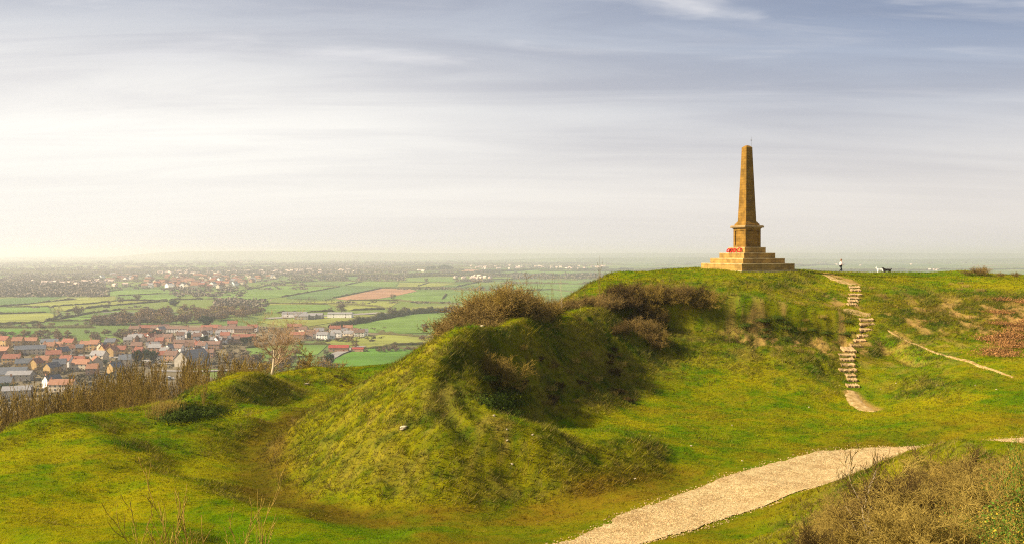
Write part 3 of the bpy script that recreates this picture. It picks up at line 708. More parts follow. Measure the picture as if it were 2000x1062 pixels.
# fingers
for hx,hy,hz_ in ((.03,.19,.84),(.33,-.18,.96)):
    for f in range(4):
        skin('finger',[(hx,hy-.024+.016*f,hz_-.02),(hx+.015,hy-.026+.017*f,hz_-.065),(hx+.03,hy-.026+.017*f,hz_-.095+.008*abs(f-1.5))],[(0,1),(1,2)],[.010,.009,.008],m_skin,per,1)
    skin('thumb',[(hx+.015,hy,hz_-.005),(hx+.045,hy,hz_-.03),(hx+.055,hy,hz_-.055)],[(0,1),(1,2)],[.011,.010,.009],m_skin,per,1)
tv=[(0,0,.92),(0,0,1.10),(.02,0,1.28),(.05,0,1.43),(.03,.17,1.38),(-.07,.20,1.13),(-.02,.19,.94),(.03,-.17,1.38),(.10,-.21,1.13),(.25,-.19,1.01)]
skin('top',tv,[(0,1),(1,2),(2,3),(3,4),(4,5),(5,6),(3,7),(7,8),(8,9)],[.165,.150,.16,.105,.075,.062,.05,.075,.062,.05],m_top,per)
lv=[(0,0,.95),(0,.09,.88),(.15,.10,.48),(.20,.10,.10),(0,-.09,.88),(.03,-.10,.47),(-.23,-.10,.15)]
skin('trousers',lv,[(0,1),(1,2),(2,3),(0,4),(4,5),(5,6)],[.15,.11,.08,.062,.11,.08,.062],m_trs,per)
skin('shoe',[(.18,.10,.06),(.27,.10,.045),(.37,.10,.035)],[(0,1),(1,2)],[.055,.05,.04],m_shoe,per)
skin('shoe',[(-.25,-.10,.12),(-.19,-.10,.06),(-.12,-.10,.035)],[(0,1),(1,2)],[.05,.05,.04],m_shoe,per)
hm=MB().ball((.075,0,1.70),.118,12,8,(1.05,.95,.95)); hm.ball((.0,0,1.62),.085,10,7,(.8,1,1.3)); hm.build('hair',m_hair,per,smooth=True)
fc=MB().ball((.205,0,1.64),.018,6,5,(1.2,.8,1.4)); fc.build('nose',m_skin,per,smooth=True)
for s in (-1,1):
    MB().ball((.188,s*.032,1.665),.010,6,5).build('eye',m_shoe,per); MB().ball((.10,s*.092,1.64),.026,6,5,(1,.5,1.3)).build('ear',m_skin,per,smooth=True)
MB().ball((.186,0,1.600),.018,6,5,(.5,1.3,.35)).build('mouth',m_top,per)
m_wf=simple('white_fur',(.80,.78,.74),.12,12); m_df=simple('dark_brown_fur',(.018,.013,.012),.3,12)
def crest(px):
    Ys=np.arange(95,150,.25); p=HY-Hs((px-CX)/F*Ys,Ys)/Ys*F; return float(Ys[np.argmin(p)])
def dog(px,Yd,face,mt,label,s=1.0,sink=0.0,head_up=.0,rz=0):
    Yd=crest(px)-.5; x=(px-CX)/F*Yd; e=empty('dog',(x,Yd,hz1(x,Yd)-sink),rz); e.scale=(s*face,s,s); tag(e,label,'dog')
    v=[(0,0,.40),(.20,0,.42),(.33,0,.46),(.42,0,.56+head_up*.5),(.50,0,.62+head_up),(.62,0,.59+head_up),     # trunk > neck > head > muzzle
       (-.20,0,.43),(-.32,0,.42),(-.44,0,.50),(-.52,0,.60),                                             # rump > tail
       (.30,.09,.33),(.31,.09,.17),(.32,.09,.03),(.30,-.09,.33),(.33,-.09,.17),(.30,-.09,.03),
       (-.30,.09,.34),(-.22,.10,.22),(-.34,.10,.13),(-.31,.10,.03),(-.30,-.09,.34),(-.24,-.10,.22),(-.37,-.10,.13),(-.34,-.10,.03)]
    ed=[(0,1),(1,2),(2,3),(3,4),(4,5),(0,6),(6,7),(7,8),(8,9),(2,10),(10,11),(11,12),(2,13),(13,14),(14,15),(7,16),(16,17),(17,18),(18,19),(7,20),(20,21),(21,22),(22,23)]
    ra=[.13,.15,.13,.09,.095,.045,.125,.12,.035,.025,.07,.04,.033,.07,.04,.033,.085,.055,.032,.032,.085,.055,.032,.032]
    skin('body',v,ed,ra,mt,e)
    for sd in (-1,1): MB().ball((.46,sd*.085,.64+head_up),.05,7,5,(.7,.45,1.3)).build('ear',mt,e,smooth=True)
    MB().ball((.665,0,.60+head_up),.02,6,5).build('nose',m_shoe,e)
dog(1719,118,-1,m_wf,'small fluffy white dog on the hilltop, facing left towards the person',.95,.05,.10)
dog(1733,118.5,-1,m_df,'dark brown dog on the hilltop turf, right of the white dog',1.15,.14,.0,R(0))

# ---------------------------------------------------------------- woody plants
def grow(seed,stems,h,spread=.5,depth=3,nsub=2,r0=.02,up=.12,wig=.22,lr=.55,base=.3,nseg=4,ang=.8,rmin=.004,lean=0.0):
    rn=random.Random(seed); out=[]
    def br(p,d,L,r,dep):
        for i in range(nseg):
            d=(d+Vector((rn.gauss(0,wig),rn.gauss(0,wig),rn.gauss(0,wig*.7)+up))).normalized()
            q=p+d*(L/nseg); r1=max(r*.80,rmin); out.append((*p,*q,r,r1,dep))
            if dep<depth and i>=(1 if dep==0 else 0):
                for k in range(nsub if dep>0 else nsub+1):
                    if rn.random()<.85:
                        a=rn.random()*6.283; o_=d.orthogonal().normalized(); o_=Matrix.Rotation(a,3,d)@o_
                        cd=(d*math.cos(ang)+o_*math.sin(ang)*rn.uniform(.6,1.2)).normalized()
                        br(q,cd,L*lr*rn.uniform(.6,1.2),max(r1*.62,rmin),dep+1)
            p=q; r=r1
    for s in range(stems):
        a=rn.random()*6.283; rr=base*math.sqrt(rn.random())
        p=Vector((rr*math.cos(a),rr*math.sin(a),-.25)); d=Vector((math.cos(a)*spread*rn.random()+lean,math.sin(a)*spread*rn.random(),1)).normalized()
        br(p,d,h*rn.uniform(.6,1.0),r0*rn.uniform(.7,1.2),0)
    return np.array(out)
def seg_mesh(name,S_,mt,parent=None,n=3):
    P0=S_[:,0:3];P1=S_[:,3:6];R0=S_[:,6];R1=S_[:,7]; d=P1-P0; d/=np.linalg.norm(d,axis=1)[:,None]+1e-9
    ref=np.where(np.abs(d[:,2:3])<.9,np.array([[0,0,1.]]),np.array([[1.,0,0]])); u=np.cross(d,ref); u/=np.linalg.norm(u,axis=1)[:,None]; w=np.cross(d,u)
    V=np.empty((len(S_),2,n,3))
    for i in range(n):
        a=2*math.pi*i/n; off=u*math.cos(a)+w*math.sin(a)
        V[:,0,i]=P0+off*R0[:,None]; V[:,1,i]=P1+off*R1[:,None]
    b=(np.arange(len(S_))*2*n)[:,None,None]; f=np.array([[i,(i+1)%n,n+(i+1)%n,n+i] for i in range(n)])
    return mesh_np(name,V.reshape(-1,3),(b+f).reshape(-1,4),mt,parent=parent)
def leaves(name,C_,size,mt,parent=None,flat_=.4,seed=0,quad=True,droop=0):
    """small leaf faces at points C_ (n,3)"""
    rg=np.random.default_rng(seed); n=len(C_); nrm=rg.normal(size=(n,3)); nrm[:,2]=np.abs(nrm[:,2])+flat_; nrm/=np.linalg.norm(nrm,axis=1)[:,None]
    a=rg.normal(size=(n,3)); u=np.cross(nrm,a); u/=np.linalg.norm(u,axis=1)[:,None]; w=np.cross(nrm,u)
    s=size*rg.uniform(.6,1.4,(n,1)); V=np.stack([C_-u*s*.5,C_+w*s*.32,C_+u*s*.5,C_-w*s*.32],1)
    return mesh_np(name,V.reshape(-1,3),np.arange(4*n).reshape(-1,4),mt,parent=parent)
def leafmat(name,colr,var=.4,tr=.25):
    m,t,b=mat(name,.85,.04); r=t.new('ShaderNodeNewGeometry').outputs['Random Per Island']
    tc=t.new('ShaderNodeTexCoord').outputs['Object']; nz=t.noise(tc,1.6,2)
    f=t.math('MULTIPLY',t.mr(r,0,1,1-var,1+var,False),t.mr(nz,.3,.7,.75,1.25))
    o=t.new('ShaderNodeObjectInfo').outputs['Random']; f=t.math('MULTIPLY',f,t.mr(o,0,1,.8,1.2,False))
    c=t.new('ShaderNodeVectorMath',{0:colr,1:t.new('ShaderNodeCombineXYZ',{0:f,1:f,2:f}).outputs[0]},operation='MULTIPLY').outputs[0]
    t.l.new(c,b.inputs['Base Color'])
    if tr:
        x=t.new('ShaderNodeBsdfTranslucent',{'Color':c}); mx=t.new('ShaderNodeMixShader',{0:tr,1:b.outputs[0],2:x.outputs[0]})
        t.l.new(mx.outputs[0],m.node_tree.nodes['Material Output'].inputs['Surface'])
    return m
m_tw=leafmat('bare_twigs',(.215,.145,.045),.75,0); m_tw2=leafmat('golden_twigs',(.29,.20,.042),.45,0); m_tw3=leafmat('dark_twigs',(.105,.068,.022),.7,0)
m_pale=leafmat('pale_bark',(.50,.40,.26),.15,0); m_bark=leafmat('brown_bark',(.10,.07,.035),.3,0); m_dry=leafmat('dry_grass',(.39,.28,.065),.35,.2)
m_leaf=leafmat('green_leaf',(.10,.19,.02),.45); m_yl=leafmat('yellow_leaf',(.42,.30,.03),.35); m_red2=leafmat('russet_fern',(.26,.13,.045),.4,.15)
# mid-distance scrub
shr=[seg_mesh('bare_shrub',grow(100+i,9,2.6,.75,3,2,.030,.06,.26,.58,.8,rmin=.010),m_tw if i<2 else (m_tw2 if i==2 else m_tw3)) for i in range(4)]
def norm_h(o,axis=2):
    me=o.data; co=np.empty(len(me.vertices)*3,np.float32); me.vertices.foreach_get('co',co); co=co.reshape(-1,3)
    zt=np.percentile(co[:,2],98.5); co/=zt; me.vertices.foreach_set('co',co.ravel()); me.update(); return o
def place(protos,x,y,sc_,label,cat,group=None,z=None,name=None,rz=None,kids=True):
    p=random.choice(protos) if isinstance(protos,list) else protos
    o=p.copy(); COL.objects.link(o)
    for ch in p.children:
        c=ch.copy(); COL.objects.link(c); c.parent=o
    o.location=(x,y,(hz1(x,y) if z is None else z)); o.rotation_euler=(0,0,random.random()*6.28 if rz is None else rz)
    o.scale=(sc_,sc_,sc_) if not isinstance(sc_,tuple) else sc_
    if name: o.name=name
    tag(o,label,cat,group)
    for c in o.children: pass
    return o
for s in shr: norm_h(s); COL.objects.unlink(s)
G1='bare shrubs along the crest behind the mound'
def strip(n,f,protos,lab,grp,seed):
    rn=random.Random(seed)
    for i in range(n):
        x,y,s=f(i/(max(n-1,1)),rn); s*=rn.uniform(.9,1.1); place(protos,x,y,(s*rn.uniform(.85,1.3),s*rn.uniform(.85,1.3),s),lab,'shrub',grp)
def toph(px,Y,top): 
    x=(px-CX)/F*Y; return max(-(top-HY)/F*Y-hz1(x,Y),.5)
def f1(t,rn):      # dense mass behind the mound's crest
    px=888+ t*200+rn.uniform(-10,10); Y=float(np.interp(px,[880,950,1000,1060,1110],[56,58,60,64,69]))+rn.uniform(2.5,8); top=float(np.interp(px,[880,930,975,1000,1040,1090],[628,592,566,562,578,588]))+abs(rn.gauss(0,14))
    return (px-CX)/F*Y,Y,toph(px,Y,top)
strip(40,f1,[shr[0],shr[1],shr[2],shr[2]],'leafless brown shrub in the thick clump along the crest behind the mound',G1,1)
def f2(t,rn):
    px=1080+t*125+rn.uniform(-6,6); Y=69+t*12.5+rn.uniform(.5,3.5); return (px-CX)/F*Y,Y,min(toph(px,Y,float(np.interp(px,[1080,1130,1200],[590,583,566]))+abs(rn.gauss(0,8))),2.2)
strip(30,f2,[shr[2],shr[0],shr[1]],'low leafless shrub in the belt climbing from the mound to the upper hill','low shrubs climbing towards the upper hill',2)
def f3(t,rn):
    px=1185+t*195+rn.uniform(-10,10); h=hit(px,594+rn.uniform(-8,16),60,100); return h[0],h[1],rn.uniform(.9,1.7)
strip(36,f3,[shr[0],shr[3],shr[2]],'brown leafless shrub on the terrace edge below the monument','brown shrubs along the terrace edge',3)
def f4(t,rn):
    px=1262+rn.gauss(0,24); h=hit(px,rn.uniform(618,686),60,100); return h[0],h[1],rn.uniform(.9,1.5)
strip(20,f4,[shr[3],shr[0],shr[2]],'reddish brown leafless shrub in the tongue running down the hollow','shrubs running down into the hollow',4)
def f5(t,rn):
    h=hit(rn.uniform(965,1003),rn.uniform(742,768),50,80); return h[0],h[1],rn.uniform(1.0,1.8)
strip(4,f5,[shr[2]],'leafless shrub in the shaded hollow beside the steep mound','shrubs in the shaded hollow',5)
for k,(px,py,s) in enumerate([(1905,537,.8),(1922,538,.95),(1888,538,.55),(1955,541,.5),(1985,542,.6)]):
    h=hit(px,py,85,130)
    place([shr[0]],h[0],h[1],(s*1.5,s*1.5,s),['small brown shrub left of the pair on the far right mound','largest brown shrub on the far right hilltop mound','lowest brown shrub at the left side of the far right mound','small shrub on the skyline just right of the mound','small shrub on the skyline at the right edge of the photo'][k],'shrub')
# thin saplings standing out of the scrub
sap=[seg_mesh('sapling',grow(200+i,1,5.2,.12,2,1,.03,.16,.07,.26,.05,nseg=9,ang=.5,rmin=.006),[m_tw2,m_pale,m_tw][i]) for i in range(3)]
for s in sap: norm_h(s); COL.objects.unlink(s)
for k,(px,Y,s) in enumerate([(1045,66,.80),(1069,68,.95),(1018,65,.7),(1098,70,.85),(1172,78,1.12),(1166,79,.8),(1141,76,.85)]):
    x=(px-CX)/F*Y; s=toph(px,Y,[545,535,552,540,505,535,548][k]); place(sap,x,Y,(s*.9,s*.9,s),['pale sapling rising above the scrub left of the tallest pair','tall straight sapling above the middle of the scrub','short sapling above the thickest shrubs','sapling above the low shrubs near the hill shoulder','tallest thin sapling crossing the hill shoulder','shorter sapling just left of the tallest one on the shoulder','thin sapling left of the pair on the hill shoulder'][k],'tree')
# thicket of bare young trees below the left edge
thk=[seg_mesh('young_bare_tree',grow(300+i,3,7.5,.16,3,1,.04,.13,.07,.34,.5,nseg=7,ang=.5,rmin=.013),[m_tw2,m_tw,m_tw2,m_tw][i]) for i in range(4)]
for s in thk: norm_h(s); COL.objects.unlink(s)
rn=random.Random(9); cnt=0
edge=[(0,852),(100,812),(200,793),(300,775),(350,766),(430,740),(500,728),(560,733)]
while cnt<210:
    px=rn.uniform(-40,520); Y=rn.uniform(50,100)
    x=(px-CX)/F*Y; z0=hz1(x,Y); epy=float(np.interp(px,[e[0] for e in edge],[e[1] for e in edge]))
    pb=HY-z0/Y*F
    if pb < epy+4: continue
    h=hit(px,min(pb,1055),30,110)
    if h is None or h[1]>Y-2 or (px>395 and Y<78): continue
    top=float(np.interp(px,[-40,60,180,300,400,520],[805,778,748,718,706,706]))+rn.uniform(-14,34)
    hh=(-(top-HY)/F*Y)-z0
    if hh<2.5 or hh>15: continue
    cnt+=1
    place(thk,x,Y,(min(hh,9)*1.0,min(hh,9)*1.0,hh),'slender bare young tree in the thicket below the left edge of the turf','tree','bare young trees in the thicket below the turf edge',z=z0)
# the tall pale tree behind the knolls, and two companions
def bare_tree(name,seed,h,mt,mt2,**kw):
    S_=grow(seed,1,h,.1,**kw); e=None
    tr_=S_[S_[:,8]<1.5]; cr=S_[S_[:,8]>=1.5]
    e=bpy.data.objects.new(name,None); COL.objects.link(e)
    a_=seg_mesh('trunk',tr_,mt,e,6); b_=seg_mesh('crown',cr,mt2,e,3); zt=float(np.percentile(S_[:,5],98.5))
    for q in (a_,b_):
        for v in q.data.vertices: v.co/=zt
    return e
m_pk=leafmat('pinkish_twigs',(.40,.27,.15),.35,0)
tt=bare_tree('bare_tree',417,7.2,m_pale,m_pk,depth=4,nsub=2,r0=.22,up=.10,wig=.10,lr=.60,base=.05,nseg=4,ang=.66,rmin=.008)
Yc=np.arange(58,90,.25); Y=float(Yc[np.argmin(HY-Hs((528-CX)/F*Yc,Yc)/Yc*F)])+2.5; x=(528-CX)/F*Y; tt.location=(x,Y,hz1(x,Y)-.2); s=toph(528,Y,614)+.2; tt.scale=(s*1.7,s*1.4,s)
tag(tt,'tall pale bare tree with upright limbs behind the grassy knolls','tree')
t2=bare_tree('bare_tree',431,6.0,m_tw,m_tw2,depth=4,nsub=2,r0=.10,up=.02,wig=.16,lr=.55,base=.05,nseg=4,ang=.8,rmin=.012)
for k,(px,Y,s) in enumerate([(575,97,.75),(470,88,.75),(500,84,.5),(600,93,.55)]):
    o=t2 if k==0 else copy_tree(t2); x=(px-CX)/F*Y; o.location=(x,Y,hz1(x,Y)); s=toph(px,Y,[690,705,718,712][k]); o.scale=(s*1.1,s*1.1,s); o.rotation_euler=(0,0,k*1.7)
    tag(o,['spreading bare tree just right of the tall pale tree','spreading bare tree left of the tall pale tree','low bare bushy tree at the foot of the tall pale tree, left side','low bare bushy tree right of the tall pale tree above the knolls'][k],'tree')
# tall dry stems in the dark dip, low dark scrub on the knoll
def stems(seed,n,rad,h,r=.006):
    rg=np.random.default_rng(seed); a=rg.random(n)*6.28; q=rad*np.sqrt(rg.random(n)); x=q*np.cos(a); y=q*np.sin(a)
    l=rg.normal(0,.16,(n,2)); hh=h*rg.uniform(.5,1,n)
    return np.c_[x,y,np.full(n,-.1),x+l[:,0]*hh,y+l[:,1]*hh,hh,np.full(n,r),np.full(n,r*.5),np.zeros(n)]
tg=seg_mesh('dry_grass_clump',stems(5,150,.9,1.0,.010),m_dry)
for k,(px,py) in enumerate([(308,806),(322,800),(337,800)]):
    h=hit(px,py+6,45,75); o=tg if k==0 else tg.copy()
    if k: COL.objects.link(o)
    o.location=(h[0],h[1],h[2]); o.scale=(.8,.8,.85); tag(o,['clump of tall dry stems at the left side of the dark dip','middle clump of tall dry stems in the dark dip','clump of tall dry stems at the right side of the dark dip'][k],'grass clump')
for k,(px,py,s) in enumerate([(655,732,.26),(672,738,.28),(685,745,.22),(668,750,.22)]):
    h=hit(px,py+5,60,85); place([shr[3]],h[0],h[1],s,['dark leafless bush at the left of the scrub on the rightmost knoll','dark leafless bush in the middle of the scrub on the rightmost knoll','dark leafless bush at the lower right of the rightmost knoll','small russet bush lowest on the side of the rightmost knoll'][k],'shrub')
# russet dead fern at the right edge of the slope, tufts of pale dead grass
fern=leaves('dead_fern',np.abs(np.random.default_rng(8).normal(0,1,(1100,3)))*np.random.default_rng(3).choice([-1,1],(1100,3))*np.array([1.0,.8,0])+np.c_[np.zeros((1100,2)),np.random.default_rng(6).gamma(2,.1,1100)],.13,m_red2,flat_=-.6,seed=4)
pg=seg_mesh('pale_grass',stems(9,130,.75,.5,.013),m_dry)
ug=seg_mesh('undergrowth',grow(960,12,.7,1.1,2,3,.016,-.03,.3,.6,.8,rmin=.011),m_tw3); COL.objects.unlink(ug)
COL.objects.unlink(fern); COL.objects.unlink(pg)
rn=random.Random(12)
for k in range(20):
    px=rn.uniform(1945,2030); py=rn.uniform(585,695); h=hit(px,py,60,110)
    place([fern],h[0],h[1],rn.uniform(.5,.9),'patch of russet dead fern near the right edge of the slope','fern','russet dead fern at the right edge of the slope')
for k in range(26):
    px=rn.choice([rn.uniform(1840,1940),rn.uniform(1690,1760)]) if k<12 else rn.uniform(1500,1690); py=rn.uniform(545,570)+(px-1840)*.22 if px>1840 else (rn.uniform(560,640) if px>1690 else rn.uniform(620,690)); h=hit(px,py,60,110)
    place([pg],h[0],h[1],rn.uniform(.35,.7),'tuft of pale dead grass on the broken slope','grass clump','pale dead grass tufts on the slope')
for k in range(30):
    px=1120+rn.gauss(0,75); py=rn.uniform(665,790)
    if px<955 or (px<1000 and py<700): continue
    h=hit(px,py,53,100); place([ug] if k%2 else [pg],h[0],h[1],rn.uniform(.35,.7),'low patch of brown and straw undergrowth in the hollow','undergrowth','undergrowth in the hollow behind the mound',name='undergrowth')
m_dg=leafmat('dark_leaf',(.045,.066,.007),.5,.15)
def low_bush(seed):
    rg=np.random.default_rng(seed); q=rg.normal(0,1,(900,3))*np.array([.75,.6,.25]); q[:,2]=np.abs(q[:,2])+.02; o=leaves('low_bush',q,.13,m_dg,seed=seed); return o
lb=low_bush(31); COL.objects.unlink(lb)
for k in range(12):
    px=rn.uniform(338,425); h=hit(px,rn.uniform(800,820),45,80); place([lb],h[0],h[1],rn.uniform(.5,.9),'dark green low bramble added as shade in the dip beside the dry stems','bramble','dark low brambles added as shade in the dip at left')  # dark bushes added to stand in for the shadow in the dip
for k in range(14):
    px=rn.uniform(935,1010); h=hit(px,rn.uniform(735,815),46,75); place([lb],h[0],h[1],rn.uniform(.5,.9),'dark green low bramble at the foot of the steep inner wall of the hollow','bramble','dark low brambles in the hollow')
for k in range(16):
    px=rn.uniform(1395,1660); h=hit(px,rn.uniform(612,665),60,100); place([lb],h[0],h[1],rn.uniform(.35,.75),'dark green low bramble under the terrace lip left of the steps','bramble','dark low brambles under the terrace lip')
# ---------------------------------------------------------------- near right bank: dry scrub, pale sapling, bramble
nb_=[seg_mesh('dry_bush',grow(500+i,11,1.7,.9,3,2,.012,.03,.22,.55,.5,rmin=.005,nseg=4),[m_tw2,m_dry,m_tw3][i]) for i in range(3)]
for s in nb_: norm_h(s); COL.objects.unlink(s)
rn=random.Random(14); cnt=0
while cnt<50:
    px=rn.uniform(1600,2010); Y=rn.uniform(11,26.5); x=(px-CX)/F*Y; z0=hz1(x,Y); py=HY-z0/Y*F
    if px>1870 and Y<16.5: continue
    if py>1130 or py<900+max(0,(1830-px))*.62: continue
    cnt+=1
    top=py-rn.uniform(70,150)*min(1,(py-840)/120); s=min(toph(px,Y,max(top,float(np.interp(px,[1580,1650,1700,1760,1820,1880,1950,2000],[1050,1000,968,935,900,872,896,905])))),1.2)
    if s<=.5: continue
    place(nb_,x,Y,(s*1.1,s*1.1,s),'tangled dry golden brown bush on the near bank at lower right','shrub','dry bushes on the near right bank')
m_s=bare_tree('pale_sapling',611,2.6,m_pale,m_tw,depth=3,nsub=1,r0=.05,up=.12,wig=.13,lr=.5,base=.01,nseg=6,ang=.62,rmin=.007)
Y=14.5; x=(1722-CX)/F*Y; m_s.location=(x,Y,hz1(x,Y)); s=toph(1722,14.5,872); m_s.scale=(s,s,s); tag(m_s,'pale barked leafless sapling standing over the dry scrub beside the gravel path','tree')
def bramble(seed,n,rad,h,mt,mt2,size=.07):
    e=bpy.data.objects.new('bramble',None); COL.objects.link(e)
    S_=grow(seed,9,h*1.3,1.2,2,2,.007,-.03,.25,.6,rad*.6,rmin=.003); seg_mesh('stems',S_,m_tw2,e)
    rg=np.random.default_rng(seed); k=rg.integers(0,len(S_),n); C_=S_[k,3:6]+rg.normal(0,.06,(n,3)); C_[:,2]=np.maximum(C_[:,2],.02)
    leaves('foliage',C_,size,mt,e,seed=seed); leaves('yellow_foliage',C_[:n//3]+rg.normal(0,.05,(n//3,3)),size,mt2,e,seed=seed+1); return e
bm_=bramble(700,1300,.8,.7,m_leaf,m_yl,.055)
bpos=[(1985,13,.75),(1940,14,.6),(1975,15.5,.8),(1998,17,.8),(2000,12,.7),(1905,13.5,.55),(1935,12.5,.6),(1990,20,.8),(1965,11.5,.5),(1890,14,.5),(1920,15.5,.6),(1955,13,.7)]
for k,(px,Y,s) in enumerate(bpos):
    o=bm_ if k==0 else copy_tree(bm_); x=(px-CX)/F*Y; o.location=(x,Y,hz1(x,Y)); o.scale=(s,s,s*1.1); o.rotation_euler=(0,0,k*1.3)
    tag(o,'green and yellow leafed bramble at the lower right corner','bramble','brambles at the lower right corner')
# tall leafy spray at the right border
o=copy_tree(bm_); x=(1992-CX)/F*15; o.location=(x,15,hz1(x,15)+.3); o.scale=(.3,.3,1.3); tag(o,'tallest leafy spray rising at the right border above the bramble','bramble')
# saplings poking in at the lower left
ls=[norm_h(seg_mesh('twiggy_sapling',grow(800+i,1,2.3,.3,2,1,.020,.13,.13,.42,.02,nseg=6,ang=.55,rmin=.0055),m_tw2)) for i in range(3)]
lsl=['twiggy sapling with the tallest forked top at lower left','short twig left of the tallest forked sapling','thin upright twig right of the tallest forked sapling','bent golden sapling curving up at the lower left centre','short upright twig left of the bent golden sapling','thin twig between the forked and the bent saplings']
for k,(px,Y,tp,pi) in enumerate([(300,9.5,905,0),(250,9.0,985,1),(330,9.6,955,2),(545,9.2,925,0),(478,9.0,985,1),(390,9.2,975,2)]):
    o=ls[pi] if k<3 else ls[pi].copy()
    if k>=3: COL.objects.link(o)
    x=(px-CX)/F*Y; z0=hz1(x,Y); h=(-(tp-HY)/F*Y)-z0; o.location=(x,Y,z0); s=h; o.scale=(s*.8,s*.8,s); o.rotation_euler=(0,0,k*1.1); tag(o,lsl[k],'tree')
# ================================================================ the plain
PZ=-80.0
def PT(px,py,z=PZ): 
    a=flat(px,py,z); return (a[0],a[1])
def fieldmat(name,colr,v=.22):
    m,t,b=mat(name,.95,.05); geo=t.new('ShaderNodeNewGeometry').outputs['Position']
    n=t.noise(geo,.012,5,.6); st=t.noise(t.new('ShaderNodeMapping',{'Vector':geo,'Scale':(.004,.08,1),'Rotation':(0,0,R(25))}).outputs[0],1,3)
    f=t.math('ADD',t.mr(n,.3,.7,1-v,1+v),t.mr(st,.3,.7,-.1,.1))
    c=t.new('ShaderNodeVectorMath',{0:colr,1:t.new('ShaderNodeCombineXYZ',{0:f,1:f,2:f}).outputs[0]},operation='MULTIPLY').outputs[0]
    t.l.new(c,b.inputs['Base Color']); return m
FM={'g':fieldmat('pasture',(.115,.185,.035)),'b':fieldmat('bright_pasture',(.075,.160,.018)),'y':fieldmat('dry_pasture',(.20,.215,.045)),'p':fieldmat('ploughed_earth',(.30,.165,.095)),
    'd':fieldmat('deep_pasture',(.085,.145,.040)),'v':fieldmat('garden_ground',(.150,.120,.070),.5),'r':fieldmat('tarmac',(.24,.22,.20),.1)}
fields=[('v',[(-40,668),(120,664),(260,672),(330,700),(420,740),(470,800),(300,860),(-80,900)]),
 ('v',[(230,655),(300,634),(500,636),(560,640),(740,640),(760,652),(640,662),(560,668),(520,690),(500,720),(380,720),(300,700)]),
 ('b',[(-30,644),(40,643),(70,647),(45,668),(-40,669)]),
 ('g',[(-30,600),(0,600),(95,596),(100,610),(0,613),(-30,614)]),('y',[(-30,615),(0,614),(94,611),(118,616),(88,628),(0,633),(-30,634)]),
 ('y',[(102,599),(226,588),(330,587),(250,592),(200,598),(128,607),(112,608)]),('g',[(120,624),(180,612),(240,605),(200,622),(160,627),(90,630)]),
 ('d',[(-30,584),(60,580),(140,576),(60,594),(0,598),(-30,599)]),('y',[(60,594),(150,582),(226,578),(226,587),(174,594),(100,598),(20,599)]),
 ('g',[(150,576),(240,566),(330,565),(400,570),(330,585),(226,587),(228,578)]),
 ('g',[(400,577),(496,564),(540,554),(530,558),(664,560),(550,580),(500,585),(430,584),(400,584)]),
 ('d',[(560,580),(664,560.5),(740,562),(650,582),(640,586),(560,583)]),
 ('p',[(654,583),(746,563.5),(800,564),(815,568),(775,577),(740,583),(676,586)]),
 ('g',[(775,578),(816,569),(940,568),(1010,570),(1000,580),(900,594),(812,590),(780,587),(740,585)]),
 ('y',[(524,592),(600,589),(690,587),(780,589),(760,602),(680,606),(640,594),(528,595)]),
 ('g',[(498,600),(530,596),(640,595),(655,607),(540,611),(500,607)]),
 ('y',[(575,642),(660,628),(755,617),(700,614),(560,622),(500,628)]),
 ('g',[(655,640),(760,622),(800,614),(890,610),(960,606),(940,640),(860,650),(760,652),(700,648)]),
 ('y',[(635,668),(700,654),(760,653),(860,662),(862,672),(760,676),(700,680),(640,672)]),
 ('b',[(600,722),(640,706),(700,682),(740,679),(840,684),(900,684),(880,730),(700,750),(610,735)]),
 ('g',[(480,680),(520,672),(640,674),(620,692),(560,700),(490,698)]),
 ('g',[(780,545),(892,542),(895,551),(780,551)]),('p',[(798,540),(820,533),(890,533),(892,540)]),('y',[(780,552),(892,553),(860,559),(816,560),(775,560)]),
 ('g',[(640,556),(680,549),(780,549),(770,560),(700,558)]),('p',[(900,531),(905,526),(960,527),(975,531)]),('g',[(960,528),(1060,524),(1130,528),(1100,540),(1000,536)]),
 ('g',[(1000,548),(1130,548),(1160,556),(1120,585),(1010,580)]),('d',[(640,540),(700,536),(800,537),(790,544),(700,547)]),
 ('g',[(580,620),(660,611),(700,612),(640,618),(560,624)]),('y',[(900,596),(990,592),(980,603),(870,609),(800,612),(790,600)])]
for i,(k,pg_) in enumerate(fields):
    V=[(*PT(*p),PZ+.25+.05*(i%6)) for p in pg_]
    o=mesh_np('field',np.array(V),[tuple(range(len(V)))],FM[k]); tag(o,kind='structure')
def strip_road(pts,wd,mt='r',z=.7):
    P=resample([PT(*p) for p in pts],12); d=np.gradient(P,axis=0); d/=np.linalg.norm(d,axis=1)[:,None]; nm=np.c_[-d[:,1],d[:,0]]
    V=np.concatenate([np.c_[P-nm*wd/2,np.full(len(P),PZ+z)],np.c_[P+nm*wd/2,np.full(len(P),PZ+z)]]); n=len(P)
    o=mesh_np('road',V,np.array([[i,i+1,n+i+1,n+i] for i in range(n-1)]),FM[mt]); return tag(o,kind='structure')
strip_road([(0,712),(60,706),(110,690),(180,696),(260,700),(330,712)],7); strip_road([(520,622),(600,618),(680,615),(760,610)],22)
strip_road([(640,702),(660,690),(700,678),(716,674)],9); strip_road([(300,724),(360,726),(420,725),(520,718)],7); strip_road([(200,610),(300,612),(400,606)],8,z=.8)
